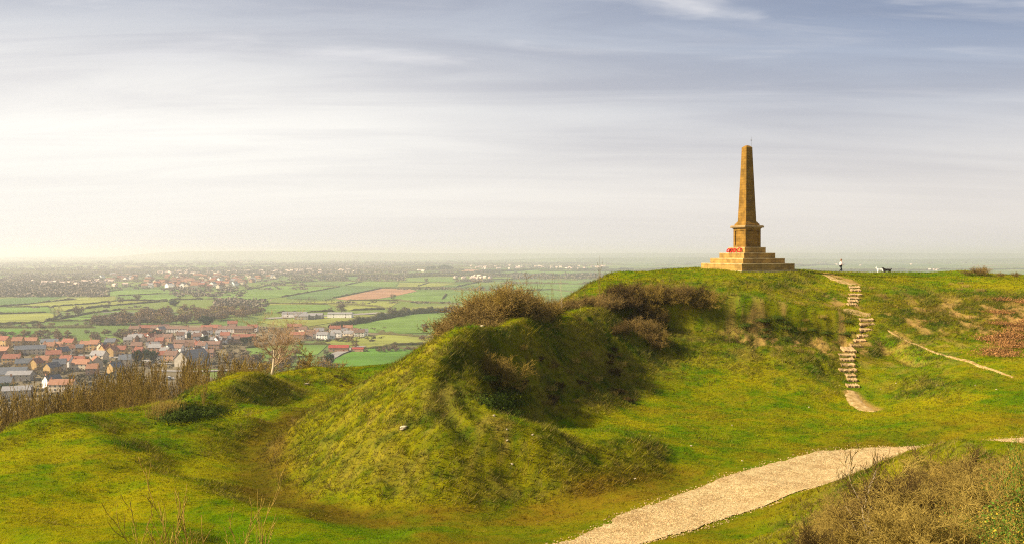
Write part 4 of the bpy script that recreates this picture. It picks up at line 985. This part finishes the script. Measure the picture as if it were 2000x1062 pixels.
# hedges
m_hdg=leafmat('hedge_twigs',(.075,.070,.028),.35,0)
def hedge(pts,h=2.4,wd=2.6,seed=0,rag=.45):
    P=[PT(*p) for p in pts]; D=P[0][1]; stepm=max(3.0,D/420); P=resample(P,stepm); 
    if len(P)<2: return
    d=np.gradient(P,axis=0); d/=np.linalg.norm(d,axis=1)[:,None]; nm=np.c_[-d[:,1],d[:,0]]; rg=np.random.default_rng(seed+50); n=len(P)
    hh=h*(1+rag*fbm(np.arange(n)*.22,seed,5,3)*1.6+rg.uniform(-.2,.25,n)); ww=wd*rg.uniform(.35,.62,n)
    hh[0]*=.5;hh[-1]*=.5
    prof=[(-1,0),(-1.05,.45),(-.7,.85),(0,1),(.7,.82),(1.05,.45),(1,0)]; V=np.empty((n,7,3))
    for j,(a,b_) in enumerate(prof): V[:,j,:2]=P+nm*(a*ww)[:,None]; V[:,j,2]=PZ+b_*hh*rg.uniform(.85,1.15,n)
    Q=np.array([[i*7+j,i*7+j+1,(i+1)*7+j+1,(i+1)*7+j] for i in range(n-1) for j in range(6)])
    o=mesh_np('hedge',V.reshape(-1,3),Q,m_hdg); return tag(o,'dark leafless field hedge on the plain below the hill','hedge','hedges dividing the fields of the plain')
HG=[[(-30,600),(0,599),(40,595),(150,584)],[(-30,614),(0,613),(94,610)],[(12,600),(100,599)],[(88,628),(120,622),(180,611),(240,604)],[(90,628),(190,626)],[(150,576),(240,566)],
    [(100,599),(174,594),(226,588),(330,586)],[(128,608),(200,598),(328,588)],[(-30,634),(0,633),(88,630)],[(-30,641),(0,640),(190,640)],[(400,577),(450,570),(496,564),(540,554),(580,549),(630,542)],
    [(530,558),(664,560)],[(550,580),(664,560)],[(650,582),(746,563)],[(622,549),(800,550)],[(674,557),(708,550)],[(746,563),(860,564),(940,567)],[(676,587),(780,587),(812,590),(900,594)],
    [(524,593),(640,594)],[(496,600),(524,593)],[(540,611),(656,608)],[(684,606),(752,604)],[(780,561),(860,562),(940,567),(1000,568)],[(816,559),(838,552)],[(780,550),(892,552)],[(798,540),(890,540)],
    [(780,544),(816,532)],[(892,560),(956,546)],[(587,639),(636,643),(700,646)],[(758,675),(850,672),(880,670)],[(706,681),(760,679),(840,684)],[(864,584),(872,574)],[(956,546),(1040,544),(1130,547)],
    [(640,593),(700,596),(760,602)],[(1000,568),(1080,566),(1130,572)],[(330,586),(400,584)],[(400,584),(430,584),(520,590)],[(0,598),(60,594)],[(228,578),(330,573),(380,576)],[(740,652),(860,660),(900,663)],
    [(480,680),(560,672),(640,672)],[(540,554),(622,549)],[(700,536),(800,537)],[(640,540),(640,547)],[(1100,540),(1180,546)],[(700,547),(705,537)],[(900,532),(1000,536)],[(110,608),(118,616),(88,628)],[(240,604),(300,606)]]
for i,h_ in enumerate(HG): hedge(h_,seed=i)
for i,h_ in enumerate([[(646,641),(700,631),(760,620),(800,613)],[(800,613),(890,608),(960,605)]]): o=hedge(h_,6.5,9,seed=70+i,rag=.3); o['label']=['thick brown hedge rising diagonally from the white bungalows to the paired trees','thick hedge running right from the paired trees towards the scrub'][i]; del o['group']
# far hedges: rows on the middle plain too many to follow one by one
rn=random.Random(33); k=0
while k<95:
    Y0=rn.choice([rn.uniform(2300,4200),rn.uniform(3000,7000)]); x0=rn.uniform(-.62,.32)*Y0; L=rn.uniform(.08,.3)*Y0; a=R(rn.choice([8,12,-6,50,62,70])+rn.uniform(-6,6))
    py0=HY+80*F/Y0; px0=CX+x0/Y0*F
    if py0>548 and (380<px0<960): continue
    if 190<px0<560 and 535<py0<566: continue
    p0=(x0,Y0); p1=(x0+L*math.cos(a),Y0+L*math.sin(a)*.8)
    def inv(q): return (CX+q[0]/q[1]*F, HY+80*F/q[1])
    hedge([inv(p0),inv(p1)],3.5+Y0/1800,5+Y0/900,seed=200+k); k+=1

# ---------------------------------------------------------------- trees of the plain
m_bt=leafmat('winter_twigs',(.15,.112,.08),.3,0); m_bt2=leafmat('brown_winter_twigs',(.19,.125,.062),.35,0); m_eg=leafmat('evergreen',(.018,.045,.022),.4,0); m_wl2=leafmat('willow_yellow',(.26,.21,.05),.3,0)
def crown_pts(n,seed,sh=(1,1,1),clumps=26):
    rg=np.random.default_rng(seed); c=rg.normal(size=(clumps,3)); c/=np.linalg.norm(c,axis=1)[:,None]; c*=rg.uniform(.45,.95,(clumps,1)); 
    k=rg.integers(0,clumps,n); p=c[k]+rg.normal(0,.15,(n,3)); return p*np.array(sh)
def plain_tree(name,seed,mt,rw=4.6,h=11,th=2.4,n=900,size=.75,sh=1):
    e=bpy.data.objects.new(name,None)
    COL.objects.link(e)
    S_=grow(seed,1,h*.7,.1,1,4,.28,.12,.08,.5,.05,5,.7,.05); seg_mesh('trunk',S_,m_bark,e,5)
    C_=crown_pts(n,seed,(rw,rw,(h-th)/2*sh)); C_[:,2]+=th+(h-th)/2; leaves('crown',C_,size,mt,e,seed=seed,flat_=0)
    for q in [e]+list(e.children): COL.objects.unlink(q)
    return e
PTR={'b':[plain_tree('bare_tree',21,m_bt),plain_tree('bare_tree',22,m_bt,5.2,10,2,1000)],'n':[plain_tree('bare_tree',23,m_bt2,4.4,9,1.2,900,.8),plain_tree('bare_tree',24,m_bt2,5.0,8,1.0,900,.8)],
     'e':[plain_tree('evergreen_tree',25,m_eg,4.5,9.5,.4,1500,.9)],'w':[plain_tree('golden_tree',26,m_wl2,4.2,9,1.0,900,.7)],'s':[plain_tree('bare_tree',27,m_bt,4.8,11,2.6,260,.55)]}
def ptree(px,py,hpx,kind,label,group=None,wide=1.0):
    x,y=PT(px,py); pr=random.choice(PTR[kind]); h0=11 if kind in 'bs' else 9; s=hpx/F*y/h0
    o=place([pr],x,y,(s*wide,s*wide,s),label,'tree',group,z=PZ)
    return o
ptree(108,624,30,'s','spreading bare tree at the left among the fields, standing on a hedge corner'); ptree(152,619,24,'b','bare tree in the hedge right of the spreading one on the corner',wide=1.2); ptree(132,620,13,'b','low bushy tree left of the bare hedge tree')
ptree(188,625,24,'s','thin bare tree over the village, left of the brown wood'); ptree(235,594,16,'b','bare tree standing alone in the long left field'); ptree(268,590,18,'b','bare tree at the right end of the long left field'); ptree(214,595,9,'b','small bare tree in the long left field'); ptree(163,575,10,'b','small bare tree above the left fields'); ptree(174,574,9,'b','second small bare tree above the left fields')
ptree(667,613,24,'b','broad bare tree beside the white lorry shed',wide=1.15); ptree(645,610,11,'b','low tree left of the broad tree by the white shed'); ptree(765,619,22,'b','dark bare tree, left of the pair at the hedge junction',wide=1.2); ptree(791,614,17,'b','dark bare tree, right of the pair at the hedge junction')
ptree(696,672,33,'s','dark open branched tree at the edge of the yellow green field'); ptree(768,586,14,'b','bare tree at the corner of the ploughed field'); ptree(833,552,10,'b','small bare tree between the two far fields')
for k,px in enumerate([585,600,607,615,637,648]): ptree(px,593,13+k%3,'s','bare tree in the short row behind the middle fields','row of bare trees behind the middle fields')
ptree(403,636,19,'e','large round dark evergreen above the village terraces',wide=1.7); ptree(305,660,17,'e','dark evergreen left of the terraces',wide=1.4); ptree(371,660,12,'e','small dark evergreen in the middle of the village'); 
for k,(px,py,h_,w_) in enumerate([(400,670,15,1.2),(418,671,14,1.3),(268,710,27,.9),(300,708,24,.8),(285,700,18,.9),(478,672,14,1.3),(490,668,12,1.3),(115,711,12,1.2),(170,708,11,1.3),(545-8,648,8,1),(340,597,11,2.0),(205,712,10,1.3),(12,770,22,1.5)]):
    ptree(px,py,h_,'e','dark evergreen among the gardens of the village','dark evergreens among the village gardens',w_)
ptree(643,712,22,'e','dark narrow evergreen below the red barns'); ptree(654,717,10,'w','bright yellow bush below the red barns',wide=1.7)
for k,px in enumerate([838,846,862,870,878]): ptree(px,528,[7,8,9,10,8][k],'e','dark evergreen in the far clump on the middle plain','far dark evergreen clump',1.9)
rn=random.Random(44); nw=0
wood=lambda px: (float(np.interp(px,[180,240,300,340,420,480,520],[624,612,602,600,596,592,604])),float(np.interp(px,[180,240,300,400,480,520],[634,636,634,630,622,608])))
while nw<135:
    px=rn.uniform(185,515); a,b_=wood(px); py=rn.uniform(a+10,b_); nw+=1
    ptree(px,py,rn.uniform(12,18)*(py-495)/120,rn.choice('nnnnbbw' if px>300 else 'nnb'),'brown leafless tree in the wood between the village and the fields','trees of the brown wood behind the village',rn.uniform(1.1,1.6))
for k in range(44):
    ptree(rn.uniform(-5,290),rn.uniform(682,745),rn.uniform(7,14),rn.choice('nnbbw'),'small brown tree in a garden between the estate houses','garden trees of the estate',1.3)
nw=0
while nw<60:
    px=rn.uniform(-10,300); py=rn.uniform(653,672)-(px>240)*6; nw+=1
    ptree(px,py,rn.uniform(9,14),rn.choice('nnb'),'brown leafless tree in the belt just behind the village roofs','belt of brown trees behind the village roofs',rn.uniform(1.1,1.7))
nw=0
while nw<38:
    px=rn.uniform(-10,210); py=rn.uniform(636,642)-rn.random()*px*.03; nw+=1
    ptree(px,py,rn.uniform(4,9),rn.choice('nbb'),'small brown tree along the lane between the left fields','small trees along the lane',1.4)
for k in range(40):
    px=rn.uniform(640,900); t_=rn.random(); py=688-(px-640)*.02+rn.uniform(-3,2) if px>700 else 665+rn.uniform(-2,14)
    if px>820: py=rn.uniform(640,668)
    ptree(px,py,rn.uniform(6,12),rn.choice('nbb'),'small brown tree by the field edges right of the village','small trees right of the village',1.4)
for k in range(34):
    px=rn.uniform(440,640); py=rn.uniform(690,735); ptree(px,py,rn.uniform(12,24),rn.choice('nnb'),'brown leafless tree below the pale bare tree','brown trees at the foot of the hill',1.2)
# far woods: masses of crowns that read as one texture
def woods(name,items,mt,seed,label):
    rg=np.random.default_rng(seed); Cs=[];Sz=[]
    for (px0,px1,py0,py1,n,hm) in items:
        for _ in range(n):
            px=rg.uniform(px0,px1); py=rg.uniform(py0,py1); x,y=PT(px,py); h=hm*rg.uniform(.6,1.3); q=rg.normal(0,.42,(26,3))*np.array([h*1.1,h*.8,h*.45]); q[:,2]=np.abs(q[:,2])+.1*h
            Cs.append(q+np.array([x,y,PZ])); Sz.append(np.full(26,h*.42))
    C_=np.concatenate(Cs); s=np.concatenate(Sz)[:,None]; n=len(C_); nrm=rg.normal(size=(n,3)); nrm/=np.linalg.norm(nrm,axis=1)[:,None]; a=rg.normal(size=(n,3)); u=np.cross(nrm,a); u/=np.linalg.norm(u,axis=1)[:,None]; w=np.cross(nrm,u)
    V=np.stack([C_-u*s*.5,C_+w*s*.5,C_+u*s*.5,C_-w*s*.5],1)
    o=mesh_np(name,V.reshape(-1,3),np.arange(4*n).reshape(-1,4),mt); return tag(o,label,'trees',None,'stuff')
woods('far_woods',[(-40,210,566,580,260,11),(-40,200,548,566,300,12),(0,190,535,548,160,13),(180,560,532,540,240,14),(200,600,540,566,240,8),(330,480,562,580,70,9),(440,700,526,536,320,13),(560,760,519,527,240,15),(560,680,536,549,110,11),
 (700,800,524,534,150,12),(700,790,538,548,110,10),(940,1180,519,525,190,13),(890,1010,535,541,70,10),(1000,1180,535,545,160,11),(860,900,527,533,26,11),(885,960,546,551,60,8),(-40,700,518,531,420,16),(0,1000,511,519,420,20),(1500,2040,506,516,160,20),(1000,1200,511,518,80,18),(640,1010,590,593,40,5),
 (780,980,562,566,60,6),(420,520,585,600,80,8),(0,2000,502,508,300,30),(60,300,600,602,8,5)],leafmat('far_wood',(.16,.128,.095),.15,0),5,'hazy grey brown woods and tree lines far out on the plain')
woods('garden_shrubs',[(0,270,672,740,300,2.6),(230,520,636,720,420,2.6),(500,750,640,668,180,2.4),(0,330,730,800,220,3.4)],leafmat('garden_twigs',(.105,.088,.045),.5,0),6,'brown and green garden shrubs filling the gaps between the village houses')

# ---------------------------------------------------------------- houses
def pm(name,c,v=.15): return simple(name,c,v,.6,.9,objrand=.14)
MW={'gold':pm('honey_stone',(.46,.30,.12)),'cream':pm('cream_render',(.60,.50,.36)),'white':pm('white_render',(.78,.74,.68)),'pink':pm('brick',(.38,.22,.14)),'grey':pm('grey_stone',(.36,.32,.26))}
MR={'or':pm('orange_tiles',(.28,.135,.08)),'red':pm('red_tiles',(.24,.09,.06)),'br':pm('brown_tiles',(.17,.10,.075)),'sl':pm('slate_tiles',(.10,.11,.13)),'gr':pm('grey_tiles',(.22,.21,.21)),'bar':pm('red_barn_cladding',(.26,.045,.035))}
m_win=simple('window_glass',(.035,.045,.06),.2,3,.15,.6); m_chm=pm('chimney_brick',(.35,.17,.10)); m_wfr=simple('window_frame',(.75,.73,.70),.05,3)
def house(name,L,W,eh,rh,wall,roof,chim=True,win=3,porch=False,parts=True):
    e=bpy.data.objects.new(name,None); COL.objects.link(e)
    l,w=L/2,W/2; mb=MB()
    mb.add([(-l,-w,-1),(l,-w,-1),(l,w,-1),(-l,w,-1),(-l,-w,eh),(l,-w,eh),(l,w,eh),(-l,w,eh),(-l,0,eh+rh-.15),(l,0,eh+rh-.15)],[(0,1,5,4),(2,3,7,6),(1,2,6,9,5),(3,0,4,8,7)])
    mb.build('wall',MW[wall],e)
    o=.35; t_=.22; k=rh/w
    rf=MB()
    for s in (-1,1):
        ye=s*(w+o); ze=eh-o*k
        vs=[(-l-o,ye,ze),(l+o,ye,ze),(l+o,0,eh+rh),(-l-o,0,eh+rh),(-l-o,ye,ze+t_),(l+o,ye,ze+t_),(l+o,0,eh+rh+t_),(-l-o,0,eh+rh+t_)]
        rf.add(vs,[(0,1,2,3),(4,5,6,7),(0,1,5,4),(1,2,6,5),(3,0,4,7)])
    r_o=rf.build('roof',MR[roof],e)
    if chim:
        for cx in ([-l+.8] if L<11 else [-l+.8,l-.8]):
            MB().box(cx-.45,cx+.45,-.4,.4,eh+rh-.6,eh+rh+1.2).box(cx-.5,cx+.5,-.45,.45,eh+rh+1.202,eh+rh+1.35).build('chimney',m_chm,r_o)
    if parts:
        zs_=[.9,3.5] if eh>4.4 else [.9]
        for s in (-1,1):
            for z in zs_:
                for i in range(win):
                    cx=-l+L*(i+.5)/win
                    if z<1 and i==win//2 and s<0:
                        MB().box(cx-.5,cx+.5,s*(w+.06)-.05,s*(w+.06)+.05,0,2.1).build('door',MR['br'],e); continue
                    fr=MB().box(cx-.65,cx+.65,s*(w+.03)-.04,s*(w+.03)+.04,z-.08,z+1.28).build('window',m_wfr,e)
                    MB().box(cx-.55,cx+.55,s*(w+.06)-.03,s*(w+.06)+.03,z,z+1.2).build('pane',m_win,fr)
    for q in [e]+[c for c in e.children_recursive]: COL.objects.unlink(q)
    return e
def put(pr,px,py,rz,s,label,group=None,cat='house'):
    x,y=PT(px,py); o=pr.copy(); COL.objects.link(o)
    def rec(src,dst):
        for ch in src.children:
            c=ch.copy(); COL.objects.link(c); c.parent=dst; rec(ch,c)
    rec(pr,o)
    o.location=(x,y,PZ+.3); o.rotation_euler=(0,0,R(rz)); o.scale=(s,s,s) if not isinstance(s,tuple) else s
    return tag(o,label,cat,group)
WN={'gold':'honey stone','cream':'cream','white':'white','pink':'brick','grey':'grey stone'}; RN={'or':'orange tiled','red':'dark red tiled','br':'brown tiled','sl':'blue slate','gr':'pale grey roofed'}
near=[ # crop x, crop base y, length m, roof, wall, rotation
 (50,395,11,'red','gold',-20),(185,405,9,'or','gold',10),(300,395,16,'or','gold',8),(315,490,25,'sl','cream',22),(50,505,12,'or','gold',-25),(5,560,10,'red','gold',60),(130,590,14,'red','gold',2),
 (290,640,17,'sl','gold',18),(445,610,10,'or','gold',8),(520,410,16,'sl','cream',4),(515,455,10,'or','gold',4),(610,450,10,'or','gold',-8),(715,415,12,'red','gold',-12),(700,480,12,'or','cream',30),(640,520,11,'sl','gold',60),
 (560,545,12,'red','gold',15),(830,465,7,'sl','gold',3),(895,440,10,'or','gold',2),(985,440,9,'or','gold',-4),(1060,450,7,'sl','cream',70),(1150,410,10,'sl','gold',0),(1100,495,9,'red','gold',60),(1165,510,9,'or','gold',80),(1240,495,12,'red','gold',2),
 (1030,560,13,'gr','cream',-14),(1000,630,9,'or','cream',-55),(1200,680,10,'sl','gold',60),(790,615,14,'red','gold',4),(690,620,9,'red','white',-6),(850,650,14,'or','cream',-6),(540,685,10,'sl','gold',70),(620,660,9,'sl','cream',20),(1300,610,9,'sl','cream',10),
 (650,870,16,'or','cream',2),(540,830,10,'sl','white',60),(20,860,13,'sl','gold',12),(960,700,8,'or','pink',12),(380,640,8,'red','gold',75)]
HP={}
def hp(L,roof,wall,tall=True):
    Lk=min([8,10,12,14,17,25],key=lambda v:abs(v-L)); k=(Lk,roof,wall,tall)
    if k not in HP: HP[k]=house('house',Lk,7.2 if Lk<17 else 8,5.1 if tall else 2.9,3.2,wall,roof,True,max(2,int(Lk/3.4)))
    return HP[k]
rows=[(0,430,'back'),(430,530,'second'),(530,640,'third'),(640,760,'fourth'),(760,2000,'nearest')]; ordn=['first','second','third','fourth','fifth','sixth','seventh','eighth','ninth','tenth','eleventh','twelfth','thirteenth']
for a_,b_,rname in rows:
    mem=sorted([n_ for n_ in near if a_<=n_[1]<b_])
    for i,(cx_,cy_,L,rf_,wl_,rz) in enumerate(mem):
        put(hp(L,rf_,wl_),cx_/5.31,600+cy_/5.31,rz,.88*L/min([8,10,12,14,17,25],key=lambda v:abs(v-L)),f'{RN[rf_]} {WN[wl_]} house, {ordn[i]} from left, {rname} row of the estate','houses of the estate at lower left')
# big slate roofed hall at the far left
hl=house('hall',34,18,6,5,'grey','sl',False,8); put(hl,12,742,14,.72,'large slate roofed hall at the left edge below the estate',cat='hall')
h2=house('hall',18,12,5,2.5,'grey','gr',False,4); put(h2,40,743,8,.8,'flat looking grey roofed hall beside the large slate hall',cat='hall')
put(h2,34,775,20,(.8,.7,.8),'low grey flat hall nearest the thicket at lower left',cat='hall')
bt=house('terrace',30,8,5.2,3,'white','br',True,9); bt2=house('terrace',24,8,5.2,3,'pink','br',True,8); bt3=house('terrace',26,9,5,3.2,'pink','red',True,8)
for k,(cx_,cy_,p_,rz) in enumerate([(270,250,bt3,2),(390,255,bt2,-2),(560,262,bt,0),(790,275,bt,-2),(920,250,bt3,2),(1110,262,bt,3),(1260,262,bt2,4),(640,415,bt2,-4),(900,430,bt2,-3),(1100,375,bt2,8),(1260,350,bt3,12),(820,520,bt2,2)]):
    put(p_,240+cx_/5.31,600+cy_/5.31,rz,.78,f'brown roofed terrace of houses, {ordn[k%7]} along the {"upper" if k<7 else "lower"} street of the middle village','terraces of the middle village','terrace')
bb=house('barn',24,11,6,5,'grey','gr',False,2); put(bb,240+720/5.31,600+600/5.31,70,1,'big stone gabled barn above the thicket left of centre',cat='barn')
rn=random.Random(55)
for k in range(46):
    px=rn.uniform(245,500); py=rn.uniform(646,706) if px<450 else rn.uniform(634,652)
    put(hp(rn.choice([8,10,12]),rn.choice(['br','br','red','gr']),rn.choice(['pink','cream','white'])),px,py,rn.choice([0,8,-10,70,20])+rn.uniform(-6,6),.85,'small brown or grey roofed house among the gardens of the middle village','small houses of the middle village')
for k,(cx_,cy_,L,rf_,wl_) in enumerate([(480,430,12,'red','pink'),(540,450,10,'or','pink'),(600,480,10,'br','cream'),(690,500,17,'br','pink'),(760,495,12,'gr','cream'),(800,540,14,'gr','white'),(870,535,12,'gr','white'),(940,520,12,'gr','white'),(930,470,14,'red','cream'),(985,470,12,'red','cream'),
        (1060,465,12,'or','cream'),(1020,500,8,'gr','white'),(1070,505,12,'gr','cream'),(1180,515,12,'br','white'),(1225,505,10,'gr','white'),(620,535,17,'br','cream'),(540,540,17,'red','pink'),(670,530,12,'br','white'),(400,570,8,'gr','white'),(1130,500,10,'br','pink')]):
    put(hp(L,rf_,wl_,k%3!=0),480+cx_/5.31,560+cy_/5.31,random.uniform(-15,15),.8,f'{RN[rf_]} {WN[wl_]} house, {(ordn+["fourteenth","fifteenth","sixteenth","seventeenth","eighteenth","nineteenth","twentieth"])[k]} of the cluster beside the lone dark tree','houses between the pale bare tree and the dark field tree')
rb=house('barn',20,9,4,2.4,'pink','bar',False,2); rb.children[0].data.materials[0]=MR['bar']
put(rb,662,686,4,.8,'red clad barn, larger left one by the pale farm track',cat='barn'); put(rb,699,686,-6,.5,'red clad barn, smaller right one by the pale farm track',cat='barn')
ws=house('shed',30,14,5,1.5,'white','gr',False,2); put(ws,665,620,0,1,'white industrial shed beside the broad bare tree',cat='shed'); put(ws,576,619,2,1,'low white roofed shed left of the brown roofed units',cat='shed')
for k,(px,py) in enumerate([(590,624),(604,623),(618,622)]): put(h2,px,py,0,.9,['brown walled unit nearest the low white shed','middle brown walled unit on the far road','right brown walled unit on the far road'][k],cat='shed')
# the town further out
tn=[house('town_house',11,8,5,3,w_,r_,False,0,parts=False) for w_,r_ in (('pink','or'),('pink','red'),('cream','br'),('white','gr'),('cream','or'))]
nt_=0
while nt_<165:
    px=rn.gauss(390,95); py=rn.uniform(539,563)
    if px<195 or px>545 or (px>450 and py>560-(px-450)*.14) or (px<280 and py>552): continue
    put(rn.choice(tn),px,py,rn.choice([0,15,70,85])+rn.uniform(-8,8),rn.uniform(1.0,1.5),'small roof of the hazy red brick town in the middle distance','roofs of the hazy town'); nt_+=1
V=[];Fq=[];rg=np.random.default_rng(77)
mbf=MB()
for (a,b_,c,d_,n) in [(560,700,526,534,30),(905,1180,520,526,60),(300,560,530,537,60),(60,250,549,560,30),(890,960,540,546,14),(800,830,529,531,5),(1600,1990,502,520,7),(1718,1732,505,507,3),(1815,1840,526,529,4)]:
    for _ in range(n):
        x,y=PT(rg.uniform(a,b_),rg.uniform(c,d_)); L=rg.uniform(8,16)*(1+y/9000); M=Matrix.Translation((x,y,PZ))@Matrix.Rotation(rg.random()*3,4,'Z')
        mbf.add([tuple(M@Vector(p)) for p in [(-L/2,-4,0),(L/2,-4,0),(L/2,4,0),(-L/2,4,0),(-L/2,-4,5),(L/2,-4,5),(L/2,4,5),(-L/2,4,5),(-L/2,0,8),(L/2,0,8)]],[(0,1,5,4),(2,3,7,6),(1,2,6,9,5),(3,0,4,8,7),(4,5,9,8),(6,7,8,9)])
tag(mbf.build('far_settlement',pm('far_buildings',(.60,.45,.36))),'pale specks of far villages and farms on the hazy plain','buildings',None,'stuff')
# cars
def car(colr,nm):
    e=bpy.data.objects.new('parked_car',None); COL.objects.link(e); mt=simple(nm,colr,.03,2,.35,.5)
    b_=MB(); b_.add([(-2.1,-.85,.35),(2.1,-.85,.35),(2.1,.85,.35),(-2.1,.85,.35),(-2.1,-.85,.95),(2.1,-.85,.80),(2.1,.85,.80),(-2.1,.85,.95)],[(0,3,2,1),(4,5,6,7),(0,1,5,4),(1,2,6,5),(2,3,7,6),(3,0,4,7)]); b_.build('body',mt,e,bevel=.08)
    MB().add([(-1.7,-.78,.93),(1.0,-.78,.86),(1.0,.78,.86),(-1.7,.78,.93),(-1.2,-.66,1.42),(.3,-.66,1.42),(.3,.66,1.42),(-1.2,.66,1.42)],[(0,1,5,4),(1,2,6,5),(2,3,7,6),(3,0,4,7)]).build('windows',m_win,e)
    MB().box(-1.18,.28,-.64,.64,1.421,1.47).build('roof',mt,e)
    for x in (-1.35,1.35):
        for y in (-.8,.8): MB().tube((x,y-.1,.33),(x,y+.1,.33),.33,.33,12).build('wheel',m_blk,e)
    for q in [e]+list(e.children_recursive): COL.objects.unlink(q)
    return e
cw=car((.75,.75,.75),'white_paint'); cd=car((.03,.03,.045),'dark_paint')
for px,py,c_,rz,l_ in [(46,694,cd,20,'dark parked car, left one in front of the long slate terrace'),(60,691,cw,20,'white parked car between two dark ones by the long slate terrace'),(74,686,cd,20,'dark parked car, right one in front of the long slate terrace'),(331,741,cw,10,'white parked car seen through the bare young trees'),(334,686,cw,5,'white parked car in the middle village')]:
    put(c_,px,py,rz,1.25,l_,cat='car')
